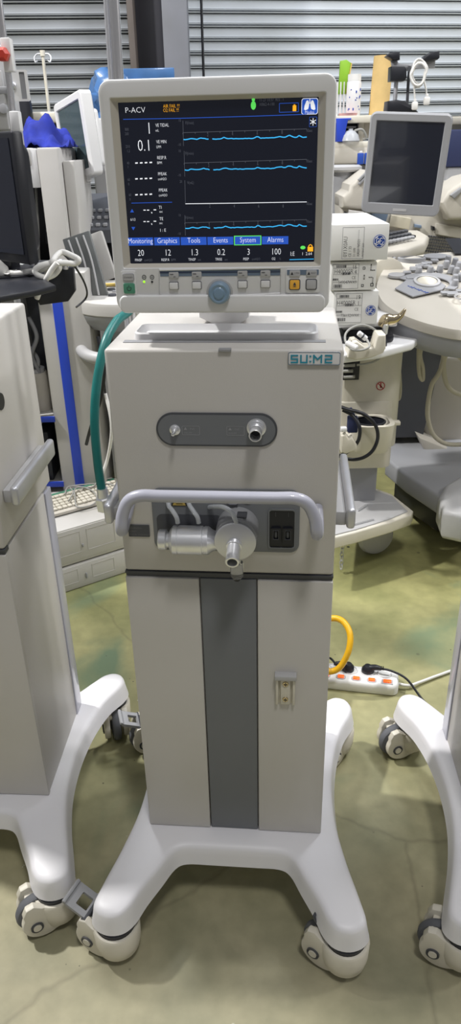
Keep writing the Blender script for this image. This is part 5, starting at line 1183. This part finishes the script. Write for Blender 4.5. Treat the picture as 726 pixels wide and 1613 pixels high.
b = MB(); b.tube([(.0, .09, -.08), (.01, .20, -.09), (.03, .50, -.12), (.05, .84, -.16)], .025, 0, 14, 6); b.build('support_arm', 'midgrey', dm)

# far ultrasound machine behind the display
fm = thing('ultrasound_machine', 'beige ultrasound machine behind the grey-framed display, with a small keyboard shelf', 'ultrasound machine', (0, 0, 0))
FY = 3.7
def fprism(name, poly, y0, y1, m, bev=.02, Y=FY):
    b = MB(); b.prism([(at(x, y, Y).x, at(x, y, Y).z) for x, y in poly], y0, y1, 0, bev=bev, seg=3); return b.build(name, m, fm)
fprism('main_body', ((536, 312), (560, 306), (700, 318), (726, 322), (800, 330), (800, 740), (536, 740)), FY+.02, FY+.5, 'beige')
fprism('left_hood', ((536, 308), (546, 300), (548, 290), (566, 276), (578, 268), (590, 280), (590, 330), (536, 326)), FY-.06, FY+.3, 'beige')
fprism('right_hood', ((690, 318), (700, 300), (712, 292), (730, 280), (800, 262), (800, 345), (700, 345)), FY-.06, FY+.3, 'beige')
fprism('body_panel', ((546, 329), (574, 333), (574, 347), (546, 343)), FY-.068, FY-.03, 'offwhite', .003)
fprism('right_panel', ((687, 352), (726, 358), (760, 364), (760, 380), (726, 376), (686, 369)), FY-.0, FY+.05, 'beige', .003)
fprism('dark_latch', ((680, 356), (684, 357), (684, 363), (680, 362)), FY-.01, FY+.05, 'black', .001)
fprism('dark_latch', ((541, 333), (544, 333), (544, 338), (541, 338)), FY-.075, FY+.0, 'black', .001)
for y0_ in (0, 1): fprism('inset_line', ((560+y0_*0, 288-y0_*6), (574, 274-y0_*6), (575, 277-y0_*6), (562, 291-y0_*6)), FY-.075, FY-.05, 'midgrey', .002)
fprism('hood_slot', ((702, 306), (718, 294), (724, 296), (708, 312)), FY-.08, FY-.05, 'midgrey', .004)
fprism('speaker_grille', ((678, 366), (726, 374), (726, 402), (664, 398)), FY-.005, FY+.04, 'tube', .004) if False else None
b = MB()
for r_ in range(6):
    for c_ in range(14):
        q = at(676-r_*1.6+c_*3.6, 372+r_*4.6+c_*.45, FY+.012); b.cyl((q.x, FY+.010, q.z), (q.x, FY+.022, q.z), .0042, m=0, n=6)
b.build('speaker_holes', 'dgrey', fm)
b = MB(); q = atz(560, 385, 1.08); kx0, ky0 = atz(530, 392, 1.08), atz(672, 372, 1.08)
pl = [atz(x, y, 1.08) for x, y in ((520, 386), (560, 392), (600, 396), (640, 392), (670, 382), (676, 371), (660, 362), (620, 354), (540, 350))]; b.prism([(p_.x, p_.y) for p_ in pl], 1.03, 1.08, 0, axis='Z', bev=.015, seg=3); b.build('keyboard_shelf', 'beige', fm)
b = MB(); pl = [atz(x, y, 1.085) for x, y in ((560, 382), (600, 386), (640, 377), (655, 372), (620, 364), (580, 362))]; b.prism([(p_.x, p_.y) for p_ in pl], 1.078, 1.090, 0, axis='Z', bev=.004); b.build('keyboard_bed', 'black', fm)
for r_ in range(3):
    for c_ in range(9):
        q = atz(600+c_*6-r_*5, 383-c_*1.2-r_*5, 1.095); b = MB(); b.box((q.x, q.y, 1.094), (.024, .03, .012), .003, 0, seg=1); b.build('key', 'dgrey' if r_ else 'midgrey', fm)
fprism('hanging_tray', ((575, 395), (655, 392), (654, 402), (646, 408), (590, 412)), FY-.45, FY-.30, 'lightgrey', .01, Y=FY-.45)
fprism('blue_badge', ((653, 353), (664, 355), (664, 360), (653, 358)), FY+.0, FY+.04, 'strip', .003)
fprism('slate_inset', ((586, 332), (612, 336), (606, 356), (580, 350)), FY-.0, FY+.04, 'strip', .004)
fprism('vent_inset', ((616, 338), (648, 344), (644, 362), (612, 356)), FY-.0, FY+.04, 'cable_c', .004)

# shelf unit with bottles, tube and odds and ends
SY = 4.3
sh = thing('shelf_unit', 'cream two-tier shelf unit standing before the right shutter', 'shelf unit', (0, 0, 0))
za = at(560, 181, SY).z; zb = at(560, 222, SY).z; x0, x1 = at(500, 181, SY).x, at(622, 181, SY).x
zc = at(560, 255, SY).z
b = MB(); b.box(((x0+x1)/2, SY+.14, za-.02), (x1-x0, .30, .035), .006, 0); b.build('upper_shelf', 'cream', sh)
b = MB(); b.box(((x0+x1)/2, SY+.14, zb-.02), (x1-x0, .30, .035), .006, 0); b.build('lower_shelf', 'cream', sh)
b = MB(); b.box(((x0+x1)/2+.3, SY+.16, zc+.035), (x1-x0+.6, .34, .09), .012, 0); b.build('cabinet_top', 'beige', sh)
b = MB(); b.box(((x0+x1)/2+.3, SY+.20, (zc-.01)/2), (x1-x0+.56, .30, zc-.02), .012, 0); b.build('cabinet_body', 'lightgrey', sh)
for xx in (x0+.02, at(571, 200, SY).x, x1-.02): b = MB(); b.box((xx, SY+.06, (za+zb)/2-.02), (.028, .04, za-zb), .003, 0); b.build('upright', 'cream', sh)
b = MB(); q = at(556, 200, SY); b.box((q.x, SY+.16, (za+zb)/2-.01), (.17, .10, za-zb-.05), .004, 0); tag(b.build('dark_carton', 'black'), 'dark box filling the lower tier of the cream shelf', 'box')
b = MB(); q = at(580, 205, SY); b.box((q.x+.01, SY+.12, (za+zb)/2-.012), (.10, .10, za-zb-.05), .004, 0); tag(b.build('brown_carton', 'beige'), 'taupe box on the lower tier beside the dark box', 'box')
zs = za-.0025
q = at(602, 176, SY); t = thing('cardboard_tube', 'tall tan cardboard tube standing on the shelf', 'tube', (q.x, SY+.10, zs)); top = at(606, 88, SY+.1); hh = top.z-zs
b = MB(); k_ = (top.x-q.x-.006); b.loft([[(k_*u+.052*(1-.06*u)*math.cos(2*PI*k/32)+0, .052*math.sin(2*PI*k/32), hh*u) for k in range(32)] for u in (0, .5, 1)]+[[(k_+.046*math.cos(2*PI*k/32), .046*math.sin(2*PI*k/32), z_) for k in range(32)] for z_ in (hh, hh-.05)], 0, None, True, True); b.build('tube_wall', 'tube', t)
q = at(560, 168, SY); t = thing('spray_bottle', 'white cylindrical bottle with blue speckled print on the shelf', 'bottle', (q.x, SY+.08, zs)); hh = at(562, 117, SY+.08).z-zs
b = MB(); b.lathe([(0, 0), (.036, 0), (.038, .004), (.037, hh*.80), (.033, hh*.84), (0, hh*.84)], None, 0, 32); b.build('bottle_body', 'white', t)
b = MB(); b.lathe([(0, hh*.84), (.034, hh*.84), (.034, hh), (0, hh)], None, 0, 28); b.build('cap', 'cardboard', t)
b = MB(); rnd = random.Random(4)
for k in range(16): a_3 = rnd.uniform(200, 330); z_ = rnd.uniform(.1, .75)*hh; b.box((.0375*math.cos(R(a_3)), .0375*math.sin(R(a_3)), z_), (.006, .002, rnd.uniform(.004, .012)), 0, 0, None)
b.build('printed_marks', 'bprint', t)
t = thing('wire_basket', 'white slotted plastic basket on the shelf behind the white bottle', 'basket', (at(545, 160, SY).x, SY+.14, zs)); b = MB(); hb = at(545, 130, SY+.14).z-zs
for k in range(9):
    for s_ in (-1, 1): b.box((-.07+k*.0175, s_*.05, hb/2), (.006, .004, hb), 0, 0)
for z_ in (.004, hb*.33, hb*.66, hb-.004): b.frame(rr(.15, .106, .006), rr(.142, .098, .004), z_-.005, z_+.005, 0, RX(-90))
b.build('basket_wall', 'white', t)
q = at(542, 122, SY+.12); b = MB(); b.prism([(-.025, 0), (.012, 0), (.034, .14), (.010, .155), (-.022, .15)], -.012, .012, 0, TR(q.x, SY+.14, q.z-.075), .003); b.prism([(.012, 0), (.016, .0), (.040, .135), (.034, .142)], -.014, .014, 1, TR(q.x, SY+.14, q.z-.075)); tag(b.build('green_packet', ['green', 'label_y']), 'lime green packet sticking up behind the lit display', 'packet')
q = at(547, 172, SY); b = MB(); b.lathe([(0, 0), (.045, 0), (.05, .012), (0, .012)], TR(q.x+.01, SY+.04, zs), 0, 28); tag(b.build('pink_dish', 'pink'), 'small pinkish dish lying before the white basket', 'dish')
q = at(537, 205, SY); b = MB(); b.prism([(-.02, 0), (.012, 0), (.032, .10), (.048, .10), (.048, .108), (-.03, .108)], -.05, .05, 0, TR(q.x, SY+.03, zb-.002), .003); tag(b.build('blue_bin', 'blue'), 'bright blue plastic bin on the lower shelf tier', 'bin')
q = at(552, 210, SY); t = thing('clear_mask', 'clear plastic breathing mask on the lower shelf tier', 'mask', (q.x, SY+.0, zb-.0025)); b = MB(); b.lathe([(.045, .0), (.05, .004), (.042, .03), (.022, .05), (.012, .052), (.012, .06)], None, 0, 28); b.build('mask_shell', 'silicone', t)
b = MB(); b.tube([(.02, 0, .05), (.06, .0, .055), (.085, .01, .02), (.07, .02, .008)], .006, 0, 10, 6); b.build('tube', 'cable_g', t)
# objects on the cabinet top
q = at(545, 262, SY-.5); b = MB(); b.lathe([(0, 0), (.09, 0), (.10, .010), (.10, .022), (.085, .030), (0, .030)], TR(q.x, SY-.35, at(545, 266, SY-.35).z-.012), 0, 40); zz_ = at(545, 266, SY-.35).z-.012
b.cyl((q.x, SY-.35, 0), (q.x, SY-.35, zz_), .07, m=1, n=32); b.lathe([(0, 0), (.16, 0), (.16, .02), (.07, .04)], TR(q.x, SY-.35, 0), 1, 32); tag(b.build('round_stool', ['lightgrey', 'midgrey']), 'grey round-topped pedestal behind the lit display', 'stool')
for k, (px, py) in enumerate(((553, 248), (563, 250))):
    q = at(px, py, SY-.03); b = MB(); b.box((0, 0, .025), (.030, .02, .050), .003, 0, TR(q.x, SY-.32, zz_+.030)); b.box((0, 0, .054), (.014, .014, .010), .002, 1, TR(q.x, SY-.32, zz_+.030)); tag(b.build('small_blue_packet', ['bprint', 'white']), ('small blue packet left of its twin, behind the display corner', 'small blue packet right of its twin, behind the display corner')[k], 'packet')
# holder with two black ear-shaped rests and a coil of white cable
t = thing('cable_hanger', 'grey hanger with two curved black rests rising above the display', 'hanger', (0, 0, 0)); HY = 4.0
def hp_(name, poly, y0, y1, m, bev=.006): b = MB(); b.prism([(at(x, y, HY).x, at(x, y, HY).z) for x, y in poly], y0, y1, 0, bev=bev); return b.build(name, m, t)
hp_('black_rest', ((607, 89), (612, 84), (620, 82), (628, 83), (628, 95), (618, 96)), HY-.03, HY+.04, 'black')
hp_('black_rest', ((662, 96), (668, 88), (676, 83), (690, 81), (690, 92), (687, 95), (664, 98)), HY-.03, HY+.04, 'black')
hp_('cross_arm', ((616, 95), (625, 94), (628, 100), (645, 101), (660, 97), (686, 94), (685, 107), (660, 108), (640, 112), (618, 108)), HY, HY+.02, 'midgrey', .003)
hp_('clamp_block', ((613, 106), (634, 106), (637, 110), (637, 124), (633, 129), (612, 129)), HY-.05, HY+.03, 'black', .006)
hp_('base_knob', ((608, 160), (620, 158), (634, 160), (650, 172), (655, 178), (606, 178)), HY-.06, HY+.05, 'black', .01)
q0, q1 = at(624, 128, HY), at(622, 165, HY); b = MB(); b.cyl((q1.x, HY, 0), (q0.x, HY, q0.z), .010, m=0, n=16); b.build('post', 'alu', t)
b = MB(); b.tube([tuple(at(x, y, HY-.01)) for x, y in ((645, 104), (643, 130), (641, 168))], .007, 0, 8, 4); b.build('side_rod', 'dgrey', t)
t = thing('cable_coil', 'coil of white cable with two plugs hanging from the black rest', 'cable', (0, 0, 0)); rnd = random.Random(8)
for k in range(6):
    r1_, r2_ = 12+rnd.uniform(-1.5, 1), 20+rnd.uniform(-3, 2); cx_, cy_ = 658+rnd.uniform(-1, 2), 115+rnd.uniform(-2, 2)
    b = MB(); b.tube([tuple(at(cx_+r1_*math.sin(R(a))+(3 if math.cos(R(a)) > 0 else 0), cy_-r2_*math.cos(R(a)), HY-.05-.006*k)) for a in range(0, 360, 24)], .0042, 0, 8, 3, True); b.build('coil_loop', 'cable_w', t)
cable('cable_tail', [at(652, 134, HY-.06), at(653, 150, HY-.06), at(653, 162, HY-.06)], .0042, 'cable_w', parent=t); cable('cable_tail', [at(668, 128, HY-.06), at(671, 142, HY-.06), at(672, 156, HY-.06)], .0042, 'cable_w', parent=t)
for (px, py) in ((653, 167), (672, 159)): q = at(px, py, HY-.06); b = MB(); b.box(tuple(q), (.028, .024, .034), .006, 0); b.box((q.x, q.y, q.z+.022), (.012, .012, .014), .003, 0); b.build('plug', 'cable_w', t)
# blue bin and pale lid at the far right
q = at(716, 230, 3.9); b = MB(); b.box((q.x+.08, 3.95, q.z-.01), (.26, .14, .16), .01, 0); b.box((q.x+.08, 3.95, (q.z-.09)/2), (.22, .12, q.z-.09), .01, 1); tag(b.build('navy_bag', ['denim', 'midgrey']), 'navy blue bag at the right edge beside the display', 'bag')
b = MB(); q = at(715, 190, 4.1); b.box((q.x+.12, 4.2, q.z), (.42, .30, .035), .008, 0); b.box((q.x+.12, 4.25, q.z/2), (.38, .22, q.z-.03), .01, 1); tag(b.build('pale_cabinet', ['cream', 'lightgrey']), 'pale cabinet at the right edge in front of the shutter', 'cabinet')
